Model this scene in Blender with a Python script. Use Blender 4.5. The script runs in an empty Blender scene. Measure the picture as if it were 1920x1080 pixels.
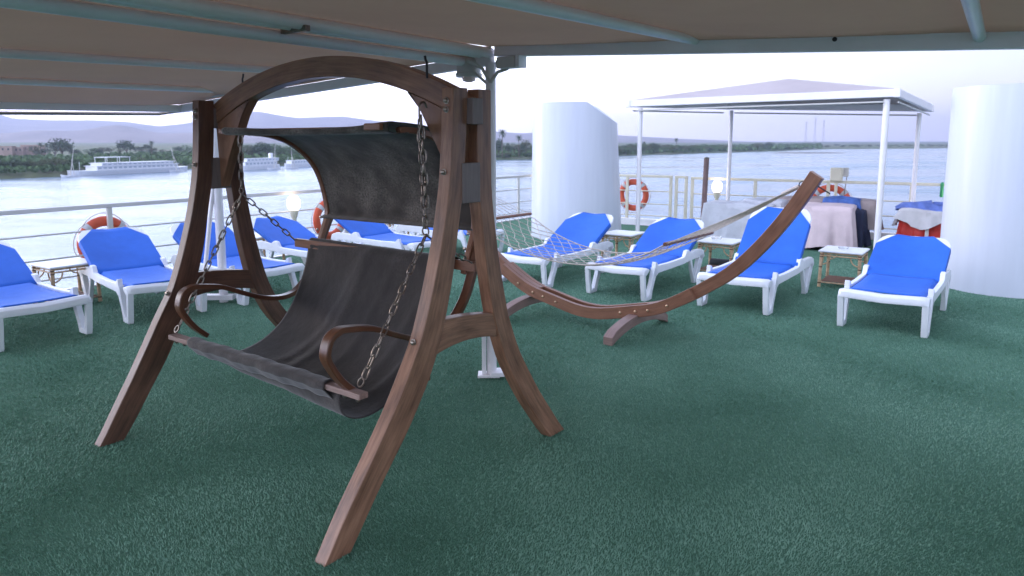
import bpy, bmesh, math, random
import numpy as np
from mathutils import Vector, Matrix
R = math.radians
PI = math.pi
sc = bpy.context.scene
COL = sc.collection

# ------------------------------------------------------------------ camera
FPX = 1350.0; EYE = 1.7; PITCH = math.atan(185 / FPX)
cam_d = bpy.data.cameras.new('camera')
cam_d.sensor_width = 36; cam_d.lens = 36 * FPX / 1920; cam_d.shift_y = -90 / 1920
cam_d.clip_start = 0.05; cam_d.clip_end = 40000
cam_d.dof.use_dof = True; cam_d.dof.focus_distance = 3.7; cam_d.dof.aperture_fstop = 4.5
cam = bpy.data.objects.new('camera', cam_d); COL.objects.link(cam)
cam.location = (0, 0, EYE); cam.rotation_euler = (PI / 2 - PITCH, 0, 0)
sc.camera = cam

# ------------------------------------------------------------------ world and light (dusk, sun just behind the hills on the left)
SUN_AZ = R(-62); SUN_EL = R(5)          # azimuth from +Y, negative = to the left
w = bpy.data.worlds.new('World'); sc.world = w; w.use_nodes = True
nt = w.node_tree; nt.nodes.clear()
out = nt.nodes.new('ShaderNodeOutputWorld'); bg = nt.nodes.new('ShaderNodeBackground')
sky = nt.nodes.new('ShaderNodeTexSky'); sky.sky_type = 'NISHITA'; sky.sun_disc = False
sky.sun_elevation = SUN_EL; sky.sun_rotation = SUN_AZ
sky.air_density = 1.0; sky.dust_density = 0.6; sky.ozone_density = 3.0
tc = nt.nodes.new('ShaderNodeTexCoord'); sep = nt.nodes.new('ShaderNodeSeparateXYZ')
ramp = nt.nodes.new('ShaderNodeValToRGB')
nt.links.new(tc.outputs['Generated'], sep.inputs[0]); nt.links.new(sep.outputs['Z'], ramp.inputs[0])
cr = ramp.color_ramp
cr.elements[0].position = 0.0; cr.elements[0].color = (0.74, 0.72, 0.96, 1)
cr.elements[1].position = 1.0; cr.elements[1].color = (0.31, 0.34, 0.50, 1)
for p, c in ((0.05, (0.80, 0.76, 0.95, 1)), (0.13, (0.76, 0.81, 0.93, 1)), (0.35, (0.50, 0.56, 0.72, 1))):
    e = cr.elements.new(p); e.color = c
# brighter towards the afterglow on the left
dirn = nt.nodes.new('ShaderNodeVectorMath'); dirn.operation = 'DOT_PRODUCT'
dirn.inputs[1].default_value = (math.sin(R(-72)), math.cos(R(-72)), 0.1)
nt.links.new(tc.outputs['Generated'], dirn.inputs[0])
m01 = nt.nodes.new('ShaderNodeMapRange'); m01.inputs[1].default_value = -1; m01.inputs[2].default_value = 1
nt.links.new(dirn.outputs['Value'], m01.inputs[0])
pw = nt.nodes.new('ShaderNodeMath'); pw.operation = 'POWER'; pw.inputs[1].default_value = 2.4; nt.links.new(m01.outputs[0], pw.inputs[0])
mr = nt.nodes.new('ShaderNodeMath'); mr.operation = 'MULTIPLY_ADD'; mr.inputs[1].default_value = 2.6; mr.inputs[2].default_value = 0.46
nt.links.new(pw.outputs[0], mr.inputs[0])
d2 = nt.nodes.new('ShaderNodeVectorMath'); d2.operation = 'DOT_PRODUCT'; d2.inputs[1].default_value = (-0.25, -0.95, 0.15)   # open evening sky behind the viewer
nt.links.new(tc.outputs['Generated'], d2.inputs[0])
d3 = nt.nodes.new('ShaderNodeMapRange'); d3.inputs[1].default_value = 0.0; d3.inputs[2].default_value = 1.0; d3.inputs[3].default_value = 0.0; d3.inputs[4].default_value = 0.85
nt.links.new(d2.outputs['Value'], d3.inputs[0])
mr0 = mr; mr = nt.nodes.new('ShaderNodeMath'); mr.operation = 'ADD'; nt.links.new(mr0.outputs[0], mr.inputs[0]); nt.links.new(d3.outputs[0], mr.inputs[1])
sc1 = nt.nodes.new('ShaderNodeVectorMath'); sc1.operation = 'SCALE'
nt.links.new(ramp.outputs[0], sc1.inputs[0]); nt.links.new(mr.outputs[0], sc1.inputs[3])
bg2 = nt.nodes.new('ShaderNodeBackground'); bg2.inputs[1].default_value = 1.0
nt.links.new(sc1.outputs[0], bg2.inputs[0])
nt.links.new(sky.outputs[0], bg.inputs[0]); bg.inputs[1].default_value = 0.05
addn = nt.nodes.new('ShaderNodeAddShader')
nt.links.new(bg.outputs[0], addn.inputs[0]); nt.links.new(bg2.outputs[0], addn.inputs[1])
nt.links.new(addn.outputs[0], out.inputs[0])
sd = bpy.data.lights.new('sun', 'SUN'); sd.energy = 0.5; sd.angle = R(16); sd.color = (1.0, 0.78, 0.62)
so = bpy.data.objects.new('sun', sd); COL.objects.link(so)
sdir = Vector((math.sin(SUN_AZ) * math.cos(SUN_EL), math.cos(SUN_AZ) * math.cos(SUN_EL), math.sin(SUN_EL)))
so.rotation_euler = sdir.to_track_quat('Z', 'Y').to_euler()
sc.view_settings.view_transform = 'Standard'; sc.view_settings.look = 'None'
sc.view_settings.gamma = 1.0; sc.view_settings.exposure = 1.0
sc.cycles.max_bounces = 6; sc.cycles.volume_bounces = 0
sc.cycles.use_denoising = True

# ------------------------------------------------------------------ helpers
def ray(px, py):
    a = (px - 960) / FPX; b = (450 - py) / FPX
    return Vector((a, math.cos(PITCH) + b * math.sin(PITCH), -math.sin(PITCH) + b * math.cos(PITCH)))
def gp(px, py, z=0.0):
    d = ray(px, py); t = (z - EYE) / d.z
    return Vector((d.x * t, d.y * t, z))
def zat(X, Y, py):
    """height of a point over plan position X,Y that the photo shows at row py"""
    t = math.atan((450 - py) / FPX) - PITCH
    return EYE + math.tan(t) * Y
def fix(X, Y, py):
    d = ray(960, py); return Vector((X, Y, EYE + d.z / d.y * Y))

def mat(name, color, rough=0.6, metal=0.0, noise=None, bump=None, spec=0.5, coord='Object', emit=None, trans=0.0, sheen=0.0, scale3=(1, 1, 1), col2=None, detail=6):
    m = bpy.data.materials.new(name); m.use_nodes = True
    n = m.node_tree.nodes; l = m.node_tree.links
    b = n['Principled BSDF']
    b.inputs['Base Color'].default_value = (*color, 1); b.inputs['Roughness'].default_value = rough
    b.inputs['Metallic'].default_value = metal; b.inputs['Specular IOR Level'].default_value = spec
    if trans: b.inputs['Transmission Weight'].default_value = trans
    if sheen: b.inputs['Sheen Weight'].default_value = sheen
    if emit:
        b.inputs['Emission Color'].default_value = (*emit[0], 1); b.inputs['Emission Strength'].default_value = emit[1]
    t = n.new('ShaderNodeTexCoord'); mp = n.new('ShaderNodeMapping')
    mp.inputs['Scale'].default_value = scale3
    l.new(t.outputs[coord], mp.inputs[0])
    if noise:
        sc_, amt = noise
        nz = n.new('ShaderNodeTexNoise'); nz.inputs['Scale'].default_value = sc_; nz.inputs['Detail'].default_value = detail
        nz.inputs['Roughness'].default_value = 0.65
        l.new(mp.outputs[0], nz.inputs['Vector'])
        mx = n.new('ShaderNodeMix'); mx.data_type = 'RGBA'
        c2 = col2 or tuple(min(1, c * (1 - amt)) for c in color)
        c1 = color if col2 else tuple(min(1, c * (1 + amt)) for c in color)
        r_ = n.new('ShaderNodeMapRange'); r_.inputs[1].default_value = 0.32; r_.inputs[2].default_value = 0.68
        l.new(nz.outputs['Fac'], r_.inputs[0]); l.new(r_.outputs[0], mx.inputs['Factor'])
        mx.inputs['A'].default_value = (*c1, 1); mx.inputs['B'].default_value = (*c2, 1)
        l.new(mx.outputs['Result'], b.inputs['Base Color'])
        rr = n.new('ShaderNodeMapRange'); rr.inputs[3].default_value = max(0.05, rough - 0.08); rr.inputs[4].default_value = min(1, rough + 0.1)
        l.new(nz.outputs['Fac'], rr.inputs[0]); l.new(rr.outputs[0], b.inputs['Roughness'])
    if bump:
        sc_, st, di = bump
        nb = n.new('ShaderNodeTexNoise'); nb.inputs['Scale'].default_value = sc_; nb.inputs['Detail'].default_value = 4
        l.new(mp.outputs[0], nb.inputs['Vector'])
        bp = n.new('ShaderNodeBump'); bp.inputs['Strength'].default_value = st; bp.inputs['Distance'].default_value = di
        l.new(nb.outputs['Fac'], bp.inputs['Height']); l.new(bp.outputs[0], b.inputs['Normal'])
    return m

def wood(name, dark, light, rough=0.42):
    """streaky stained timber; grain runs along UV.y"""
    m = bpy.data.materials.new(name); m.use_nodes = True
    n = m.node_tree.nodes; l = m.node_tree.links; b = n['Principled BSDF']
    t = n.new('ShaderNodeTexCoord'); mp = n.new('ShaderNodeMapping'); mp.inputs['Scale'].default_value = (60, 3.5, 1)
    l.new(t.outputs['UV'], mp.inputs[0])
    a = n.new('ShaderNodeTexNoise'); a.inputs['Scale'].default_value = 1.0; a.inputs['Detail'].default_value = 8; a.inputs['Roughness'].default_value = 0.7; a.inputs['Distortion'].default_value = 0.6
    l.new(mp.outputs[0], a.inputs['Vector'])
    mp2 = n.new('ShaderNodeMapping'); mp2.inputs['Scale'].default_value = (14, 5, 1); l.new(t.outputs['UV'], mp2.inputs[0])
    c = n.new('ShaderNodeTexNoise'); c.inputs['Scale'].default_value = 1.0; c.inputs['Detail'].default_value = 5; l.new(mp2.outputs[0], c.inputs['Vector'])
    mx = n.new('ShaderNodeMix'); mx.data_type = 'FLOAT'; mx.inputs['Factor'].default_value = 0.45
    l.new(a.outputs['Fac'], mx.inputs['A']); l.new(c.outputs['Fac'], mx.inputs['B'])
    r = n.new('ShaderNodeValToRGB'); r.color_ramp.elements[0].position = 0.34; r.color_ramp.elements[0].color = (*dark, 1)
    r.color_ramp.elements[1].position = 0.68; r.color_ramp.elements[1].color = (*light, 1)
    l.new(mx.outputs['Result'], r.inputs[0]); l.new(r.outputs[0], b.inputs['Base Color'])
    rr = n.new('ShaderNodeMapRange'); rr.inputs[3].default_value = rough - 0.08; rr.inputs[4].default_value = rough + 0.2
    l.new(c.outputs['Fac'], rr.inputs[0]); l.new(rr.outputs[0], b.inputs['Roughness'])
    b.inputs['Coat Weight'].default_value = .25; b.inputs['Coat Roughness'].default_value = .22
    bp = n.new('ShaderNodeBump'); bp.inputs['Strength'].default_value = 0.35; bp.inputs['Distance'].default_value = 0.002
    l.new(a.outputs['Fac'], bp.inputs['Height']); l.new(bp.outputs[0], b.inputs['Normal'])
    return m

class MB:
    def __init__(s): s.v = []; s.f = []; s.uv = []
    def add(s, vs, fs, uvs=None):
        o = len(s.v); s.v += [tuple(p) for p in vs]
        for i, f in enumerate(fs):
            s.f.append(tuple(a + o for a in f))
            s.uv.append(uvs[i] if uvs else [(0.1 * vs[a][0] + 0.13 * vs[a][1], vs[a][2]) for a in f])
        return s
    def box(s, c, d, rz=0, M=None):
        hx, hy, hz = d[0] / 2, d[1] / 2, d[2] / 2
        vs = [Vector((x, y, z)) for x in (-hx, hx) for y in (-hy, hy) for z in (-hz, hz)]
        m = (M or Matrix.Rotation(rz, 4, 'Z'))
        vs = [(m @ p) + Vector(c) for p in vs]
        L = max(range(3), key=lambda i: d[i]); loc = [(x, y, z) for x in (-hx, hx) for y in (-hy, hy) for z in (-hz, hz)]
        fs = [(0, 1, 3, 2), (4, 6, 7, 5), (0, 4, 5, 1), (2, 3, 7, 6), (0, 2, 6, 4), (1, 5, 7, 3)]
        off = random.random() * 5
        uvs = [[(sum(loc[a][k] for k in range(3) if k != L) + off, loc[a][L] + off) for a in f] for f in fs]
        return s.add(vs, fs, uvs)
    def tube(s, pts, r, n=10, cap=True, r2=None):
        pts = [Vector(p) for p in pts]; N = len(pts); vs = []
        up = Vector((0, 0, 1))
        prev = None
        ln = 0; L = [0]
        for i in range(1, N): ln += (pts[i] - pts[i - 1]).length; L.append(ln)
        for i, p in enumerate(pts):
            t = (pts[min(i + 1, N - 1)] - pts[max(i - 1, 0)])
            if t.length < 1e-9: t = Vector((0, 0, 1))
            t.normalize()
            if prev is None:
                a = up if abs(t.z) < 0.95 else Vector((1, 0, 0))
                u = t.cross(a).normalized()
            else:
                u = (prev - t * prev.dot(t)).normalized()
            prev = u; v = t.cross(u)
            rr = r if r2 is None else r + (r2 - r) * i / (N - 1)
            if callable(r): rr = r(i / (N - 1))
            for k in range(n):
                a = 2 * PI * k / n; vs.append(p + (u * math.cos(a) + v * math.sin(a)) * rr)
        fs = []; uvs = []
        for i in range(N - 1):
            for k in range(n):
                k2 = (k + 1) % n
                fs.append((i * n + k, i * n + k2, (i + 1) * n + k2, (i + 1) * n + k))
                uvs.append([(k / n * .2, L[i]), ((k + 1) / n * .2, L[i]), ((k + 1) / n * .2, L[i + 1]), (k / n * .2, L[i + 1])])
        if cap:
            fs.append(tuple(range(n - 1, -1, -1))); uvs.append([(0, 0)] * n)
            fs.append(tuple((N - 1) * n + k for k in range(n))); uvs.append([(0, 0)] * n)
        return s.add(vs, fs, uvs)
    def lathe(s, prof, c=(0, 0, 0), n=24, axis='Z'):
        vs = []; fs = []
        for (r, z) in prof:
            for k in range(n):
                a = 2 * PI * k / n
                p = (r * math.cos(a), r * math.sin(a), z)
                if axis == 'Y': p = (p[0], p[2], p[1])
                if axis == 'X': p = (p[2], p[0], p[1])
                vs.append(Vector(p) + Vector(c))
        m = len(prof)
        for i in range(m - 1):
            for k in range(n):
                k2 = (k + 1) % n; fs.append((i * n + k, i * n + k2, (i + 1) * n + k2, (i + 1) * n + k))
        fs.append(tuple(range(n - 1, -1, -1))); fs.append(tuple((m - 1) * n + k for k in range(n)))
        return s.add(vs, fs)
    def strip(s, A, B, e):
        """solid between edge polylines A and B, extruded by e (vector)"""
        A = [Vector(p) for p in A]; B = [Vector(p) for p in B]; e = Vector(e); N = len(A)
        vs = A + B + [p + e for p in A] + [p + e for p in B]
        L = [0]
        for i in range(1, N): L.append(L[-1] + ((A[i] + B[i]) / 2 - (A[i - 1] + B[i - 1]) / 2).length)
        wd = (A[0] - B[0]).length; th = e.length; o = random.random() * 7
        fs = []; uvs = []
        a, b, c, d = 0, N, 2 * N, 3 * N
        for i in range(N - 1):
            fs.append((a + i, a + i + 1, b + i + 1, b + i)); uvs.append([(o, L[i]), (o, L[i + 1]), (o + wd, L[i + 1]), (o + wd, L[i])])
            fs.append((c + i, d + i, d + i + 1, c + i + 1)); uvs.append([(o + 2, L[i]), (o + 2 + wd, L[i]), (o + 2 + wd, L[i + 1]), (o + 2, L[i + 1])])
            fs.append((a + i, c + i, c + i + 1, a + i + 1)); uvs.append([(o + 1, L[i]), (o + 1 + th, L[i]), (o + 1 + th, L[i + 1]), (o + 1, L[i + 1])])
            fs.append((b + i, b + i + 1, d + i + 1, d + i)); uvs.append([(o + 3, L[i]), (o + 3, L[i + 1]), (o + 3 + th, L[i + 1]), (o + 3 + th, L[i])])
        fs.append((a, b, d, c)); uvs.append([(o, 0), (o + wd, 0.0), (o + wd, .01), (o, .01)])
        j = N - 1
        fs.append((a + j, c + j, d + j, b + j)); uvs.append([(o, 0), (o, 0.01), (o + wd, .01), (o + wd, 0)])
        return s.add(vs, fs, uvs)
    def band(s, path, th, e):
        """solid of in-plane thickness th around path (list of 3D points), extruded by e"""
        path = [Vector(p) for p in path]; e = Vector(e); N = len(path); A = []; B = []
        for i, p in enumerate(path):
            t = (path[min(i + 1, N - 1)] - path[max(i - 1, 0)]).normalized()
            nn = e.normalized().cross(t).normalized()
            A.append(p + nn * th / 2); B.append(p - nn * th / 2)
        return s.strip(A, B, e)
    def grid(s, P):
        """P: rows of points -> sheet"""
        r = len(P); c = len(P[0]); vs = [p for row in P for p in row]; fs = []; uvs = []
        for i in range(r - 1):
            for j in range(c - 1):
                fs.append((i * c + j, i * c + j + 1, (i + 1) * c + j + 1, (i + 1) * c + j))
                uvs.append([(j / (c - 1), i / (r - 1)), ((j + 1) / (c - 1), i / (r - 1)), ((j + 1) / (c - 1), (i + 1) / (r - 1)), (j / (c - 1), (i + 1) / (r - 1))])
        return s.add(vs, fs, uvs)
    def mesh(s, name, m, smooth=30):
        me = bpy.data.meshes.new(name)
        me.from_pydata([tuple(p) for p in s.v], [], s.f)
        uvl = me.uv_layers.new(name='UVMap')
        flat = [c for f in s.uv for uv in f for c in uv]
        uvl.data.foreach_set('uv', flat)
        me.materials.append(m)
        bm = bmesh.new(); bm.from_mesh(me); bmesh.ops.recalc_face_normals(bm, faces=bm.faces)
        if smooth:
            lim = R(smooth)
            for f in bm.faces: f.smooth = True
            for e in bm.edges:
                if len(e.link_faces) == 2 and e.calc_face_angle(0) > lim: e.smooth = False
        bm.to_mesh(me); bm.free(); me.update()
        return me
    def build(s, name, m, parent=None, smooth=30, bevel=0, solid=0):
        o = bpy.data.objects.new(name, s.mesh(name, m, smooth)); COL.objects.link(o)
        if parent: o.parent = parent
        if solid:
            md = o.modifiers.new('solid', 'SOLIDIFY'); md.thickness = solid; md.offset = 0
        if bevel:
            md = o.modifiers.new('bevel', 'BEVEL'); md.width = bevel; md.segments = 2; md.limit_method = 'ANGLE'; md.angle_limit = R(40); md.harden_normals = False
        return o

def tag(o, label=None, cat=None, group=None, kind=None):
    if label: o['label'] = label
    if cat: o['category'] = cat
    if group: o['group'] = group
    if kind: o['kind'] = kind
    return o
def thing(name, label, cat, loc=(0, 0, 0), rz=0, group=None):
    o = bpy.data.objects.new(name, None); COL.objects.link(o); o.empty_display_size = .2
    o.location = loc; o.rotation_euler = (0, 0, rz)
    return tag(o, label, cat, group)
def dup(root, loc, rz, label=None, scale=None):
    r = root.copy(); COL.objects.link(r); r.location = loc; r.rotation_euler = (0, 0, rz)
    if label: r['label'] = label
    if scale: r.scale = (scale,) * 3
    for ch in list(root.children):
        c = ch.copy(); COL.objects.link(c); c.parent = r
        for g in list(ch.children):
            d = g.copy(); COL.objects.link(d); d.parent = c
    return r
def lerp(a, b, t): return a + (b - a) * t
def interp(xs, ys, x):
    return float(np.interp(x, xs, ys))
def catmull(pts, n=6):
    P = [Vector(p) for p in pts]; P = [P[0] * 2 - P[1]] + P + [P[-1] * 2 - P[-2]]; o = []
    for i in range(1, len(P) - 2):
        for k in range(n):
            t = k / n; a, b, c, d = P[i - 1], P[i], P[i + 1], P[i + 2]
            o.append(0.5 * ((2 * b) + (c - a) * t + (2 * a - 5 * b + 4 * c - d) * t * t + (3 * b - a - 3 * c + d) * t ** 3))
    o.append(P[-2].copy()); return o

# ------------------------------------------------------------------ materials
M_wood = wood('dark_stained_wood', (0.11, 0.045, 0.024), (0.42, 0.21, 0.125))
M_wood_d = wood('darker_frame_wood', (0.05, 0.020, 0.012), (0.20, 0.088, 0.052))  # darker-toned copy of the frame wood, for the left legs and brace
M_wood2 = wood('dark_bentwood', (0.075, 0.027, 0.014), (0.17, 0.068, 0.034), 0.28)
M_hwood = wood('red_brown_larch', (0.16, 0.062, 0.032), (0.33, 0.15, 0.085))
M_grey_wood = wood('sawn_end_grain', (0.16, 0.12, 0.115), (0.25, 0.20, 0.19), 0.6)
M_steel = mat('galvanised_steel', (0.25, 0.21, 0.18), 0.38, 0.85, noise=(60, .3))
M_bolt = mat('bolt_metal', (0.35, 0.30, 0.26), 0.35, 0.9)
M_black = mat('black_rubber', (0.02, 0.02, 0.025), 0.5)
M_white = mat('white_painted_metal', (0.86, 0.82, 0.84), 0.32, noise=(3, .05))
M_wplastic = mat('white_plastic', (0.80, 0.81, 0.85), 0.38, noise=(5, .05), bump=(180, .05, .001))
M_gplastic = mat('leg_inner_plastic', (0.80, 0.81, 0.85), 0.45)
M_cream = mat('cream_painted_rail', (0.72, 0.66, 0.52), 0.45, noise=(4, .08))
M_railw = mat('pale_painted_rail', (0.60, 0.58, 0.55), 0.4, noise=(4, .06))
M_awn = mat('beige_awning_canvas', (0.47, 0.39, 0.32), 0.9, noise=(1.2, .10), bump=(260, .25, .002), spec=.1)
def add_translucent(m, col, fac):
    n = m.node_tree.nodes; l = m.node_tree.links; t = n.new('ShaderNodeBsdfTranslucent'); t.inputs[0].default_value = (*col, 1)
    x = n.new('ShaderNodeMixShader'); x.inputs[0].default_value = fac
    l.new(n['Principled BSDF'].outputs[0], x.inputs[1]); l.new(t.outputs[0], x.inputs[2]); l.new(x.outputs[0], n['Material Output'].inputs['Surface'])
add_translucent(M_awn, (.66, .53, .43), .38)
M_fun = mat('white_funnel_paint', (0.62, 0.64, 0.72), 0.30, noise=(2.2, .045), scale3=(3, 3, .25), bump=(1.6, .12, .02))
M_orange = mat('orange_lifebuoy', (0.62, 0.10, 0.045), 0.55, noise=(6, .12))
M_tarp = mat('grey_tarpaulin', (0.52, 0.52, 0.56), 0.75, noise=(3, .1), bump=(9, .6, .03))
M_pink = mat('pink_dust_sheet', (0.66, 0.52, 0.53), 0.8, noise=(2.5, .12), bump=(7, .5, .03))
M_brown = mat('brown_sheet', (0.34, 0.27, 0.26), 0.85, noise=(4, .15), bump=(8, .6, .03))
M_beige = mat('pale_dust_sheet', (0.62, 0.58, 0.58), 0.8, noise=(3, .1), bump=(7, .5, .03))
M_bcloth = mat('blue_cloth', (0.06, 0.13, 0.38), 0.8, noise=(8, .3), bump=(12, .8, .03))
M_navy = mat('navy_cloth', (0.015, 0.02, 0.05), 0.8, bump=(12, .8, .03))
M_redc = mat('red_vinyl', (0.55, 0.03, 0.02), 0.4, noise=(4, .2), bump=(7, .6, .03))
M_rattan = mat('rattan_cane', (0.62, 0.41, 0.25), 0.5, noise=(22, .3), scale3=(1, 1, 1))
M_rattan_d = mat('cane_binding', (0.09, 0.045, 0.03), 0.6)
M_top = mat('white_table_top', (0.74, 0.75, 0.78), 0.35, noise=(6, .05))
M_rope = mat('cotton_rope', (0.60, 0.52, 0.46), 0.85, noise=(40, .2))
M_band = mat('grey_reflective_tape', (.50, .50, .52), .5)
M_green = mat('green_plastic', (0.02, 0.25, 0.10), 0.4)

def sling_mat():
    m = mat('blue_sling_mesh', (0.022, 0.135, 0.60), 0.55, noise=(1.4, .16), spec=.3)
    n = m.node_tree.nodes; l = m.node_tree.links; b = n['Principled BSDF']
    t = n.new('ShaderNodeTexCoord'); w1 = n.new('ShaderNodeTexWave'); w1.inputs['Scale'].default_value = 180
    l.new(t.outputs['Object'], w1.inputs['Vector'])
    bp = n.new('ShaderNodeBump'); bp.inputs['Strength'].default_value = .15; bp.inputs['Distance'].default_value = .001
    l.new(w1.outputs['Fac'], bp.inputs['Height']); l.new(bp.outputs[0], b.inputs['Normal'])
    return m
M_sling = sling_mat()

def cloth_mat(name, base, dust, dust_lo, dust_hi, dscale):
    m = bpy.data.materials.new(name); m.use_nodes = True
    n = m.node_tree.nodes; l = m.node_tree.links; b = n['Principled BSDF']
    b.inputs['Roughness'].default_value = 0.8; b.inputs['Sheen Weight'].default_value = 0.25; b.inputs['Specular IOR Level'].default_value = .3
    t = n.new('ShaderNodeTexCoord')
    a = n.new('ShaderNodeTexNoise'); a.inputs['Scale'].default_value = dscale; a.inputs['Detail'].default_value = 3
    f = n.new('ShaderNodeTexNoise'); f.inputs['Scale'].default_value = 90; f.inputs['Detail'].default_value = 4
    l.new(t.outputs['Object'], a.inputs['Vector']); l.new(t.outputs['Object'], f.inputs['Vector'])
    mul = n.new('ShaderNodeMath'); mul.operation = 'MULTIPLY'
    r1 = n.new('ShaderNodeMapRange'); r1.inputs[1].default_value = dust_lo; r1.inputs[2].default_value = dust_hi
    l.new(a.outputs['Fac'], r1.inputs[0])
    r2 = n.new('ShaderNodeMapRange'); r2.inputs[1].default_value = .25; r2.inputs[2].default_value = .75
    l.new(f.outputs['Fac'], r2.inputs[0]); l.new(r1.outputs[0], mul.inputs[0]); l.new(r2.outputs[0], mul.inputs[1])
    mx = n.new('ShaderNodeMix'); mx.data_type = 'RGBA'; l.new(mul.outputs[0], mx.inputs['Factor'])
    mx.inputs['A'].default_value = (*base, 1); mx.inputs['B'].default_value = (*dust, 1)
    l.new(mx.outputs['Result'], b.inputs['Base Color'])
    wv = n.new('ShaderNodeTexNoise'); wv.inputs['Scale'].default_value = 14; wv.inputs['Detail'].default_value = 6
    l.new(t.outputs['Object'], wv.inputs['Vector'])
    bp = n.new('ShaderNodeBump'); bp.inputs['Strength'].default_value = .5; bp.inputs['Distance'].default_value = .01
    l.new(wv.outputs['Fac'], bp.inputs['Height']); l.new(bp.outputs[0], b.inputs['Normal'])
    return m
M_seat = cloth_mat('charcoal_seat_cloth', (0.032, 0.026, 0.025), (0.10, 0.082, 0.075), .45, .75, 3)
M_hood = cloth_mat('charcoal_hood_cloth', (0.046, 0.038, 0.034), (0.25, 0.215, 0.19), .46, .66, 3)

# ------------------------------------------------------------------ the setting
WZ = -11.0
SD = Vector((math.sin(R(34.6)), math.cos(R(34.6)), 0))       # ship's long axis, forward-right
TD = Vector((-math.cos(R(34.6)), math.sin(R(34.6)), 0))      # across, to the left

# rail line: left side and right side meet at the corner behind the first funnel
L0 = Vector((-11.1, -0.51, 0)); LC = Vector((0.62, 16.45, 0)); R0_ = Vector((2.0, 15.10, 0)); RC = Vector((12.2, 8.95, 0))
def deck_mat():
    m = bpy.data.materials.new('turf_backing'); m.use_nodes = True
    n = m.node_tree.nodes; l = m.node_tree.links; b = n['Principled BSDF']; b.inputs['Roughness'].default_value = .95
    b.inputs['Specular IOR Level'].default_value = .15
    t = n.new('ShaderNodeTexCoord')
    a = n.new('ShaderNodeTexNoise'); a.inputs['Scale'].default_value = 1.1; a.inputs['Detail'].default_value = 5
    f = n.new('ShaderNodeTexNoise'); f.inputs['Scale'].default_value = 330; f.inputs['Detail'].default_value = 2
    l.new(t.outputs['Object'], a.inputs['Vector']); l.new(t.outputs['Object'], f.inputs['Vector'])
    m1 = n.new('ShaderNodeMix'); m1.data_type = 'RGBA'; m1.inputs['A'].default_value = (0.085, 0.20, 0.13, 1); m1.inputs['B'].default_value = (0.15, 0.31, 0.21, 1)
    l.new(a.outputs['Fac'], m1.inputs['Factor'])
    m2 = n.new('ShaderNodeMix'); m2.data_type = 'RGBA'; m2.blend_type = 'MULTIPLY'; m2.inputs['Factor'].default_value = .8
    r = n.new('ShaderNodeValToRGB'); r.color_ramp.elements[0].position = .35; r.color_ramp.elements[0].color = (.55, .55, .55, 1); r.color_ramp.elements[1].position = .62
    l.new(f.outputs['Fac'], r.inputs[0]); l.new(m1.outputs['Result'], m2.inputs['A']); l.new(r.outputs[0], m2.inputs['B'])
    l.new(m2.outputs['Result'], b.inputs['Base Color'])
    bp = n.new('ShaderNodeBump'); bp.inputs['Strength'].default_value = .8; bp.inputs['Distance'].default_value = .012
    l.new(f.outputs['Fac'], bp.inputs['Height']); l.new(bp.outputs[0], b.inputs['Normal'])
    return m
def grass_mat():
    m = bpy.data.materials.new('turf_blades'); m.use_nodes = True
    n = m.node_tree.nodes; l = m.node_tree.links; b = n['Principled BSDF']; b.inputs['Roughness'].default_value = .55
    b.inputs['Specular IOR Level'].default_value = .35
    t = n.new('ShaderNodeTexCoord')
    a = n.new('ShaderNodeTexNoise'); a.inputs['Scale'].default_value = 1.1; a.inputs['Detail'].default_value = 5
    f = n.new('ShaderNodeTexWhiteNoise'); f.noise_dimensions = '3D'
    sn = n.new('ShaderNodeVectorMath'); sn.operation = 'SNAP'; sn.inputs[1].default_value = (.012, .012, 5)
    l.new(t.outputs['Object'], sn.inputs[0]); l.new(sn.outputs[0], f.inputs['Vector'])
    l.new(t.outputs['Object'], a.inputs['Vector'])
    m1 = n.new('ShaderNodeMix'); m1.data_type = 'RGBA'; m1.inputs['A'].default_value = (0.09, 0.21, 0.135, 1); m1.inputs['B'].default_value = (0.22, 0.39, 0.285, 1)
    ad = n.new('ShaderNodeMath'); ad.operation = 'MULTIPLY_ADD'; ad.inputs[1].default_value = .6
    l.new(f.outputs['Value'], ad.inputs[0]); 
    s2 = n.new('ShaderNodeMapRange'); s2.inputs[1].default_value = .34; s2.inputs[2].default_value = .66; s2.inputs[3].default_value = -.05; s2.inputs[4].default_value = .5; l.new(a.outputs['Fac'], s2.inputs[0]); l.new(s2.outputs[0], ad.inputs[2])
    l.new(ad.outputs[0], m1.inputs['Factor']); l.new(m1.outputs['Result'], b.inputs['Base Color'])
    return m
M_deck = deck_mat(); M_blade = grass_mat()
M_hull = mat('ship_side_paint', (0.7, 0.7, 0.72), .4)
# deck plate (turf on top), a solid slab
inn = []
def insetp(p, a, b): return p
outer = [Vector((-11.9, -1.5, 0)), LC + Vector((-.10, .12, 0)), R0_ + Vector((.1, .2, 0)), RC + Vector((.2, .2, 0)), Vector((12, -8, 0)), Vector((-11.9, -8, 0))]
d = MB(); n5 = len(outer)
inner = [Vector((-11.85, -1.55, 0)), LC + Vector((.0, .0, 0)), R0_ + Vector((0, -.12, 0)), RC + Vector((0, -.02, 0)), Vector((11.9, -7.9, 0)), Vector((-11.8, -7.9, 0))]
d.add([p + Vector((0, 0, 0)) for p in inner], [tuple(range(n5))])
tag(d.build('deck', M_deck, smooth=0), kind='structure')
h = MB()
h.add([(p.x, p.y, -.004) for p in outer] + [(p.x * 1, p.y, WZ - 1) for p in outer], [tuple(range(n5))] + [(i, (i + 1) % n5, (i + 1) % n5 + n5, i + n5) for i in range(n5)])
tag(h.build('ship_hull', M_hull, smooth=0), kind='structure')
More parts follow.
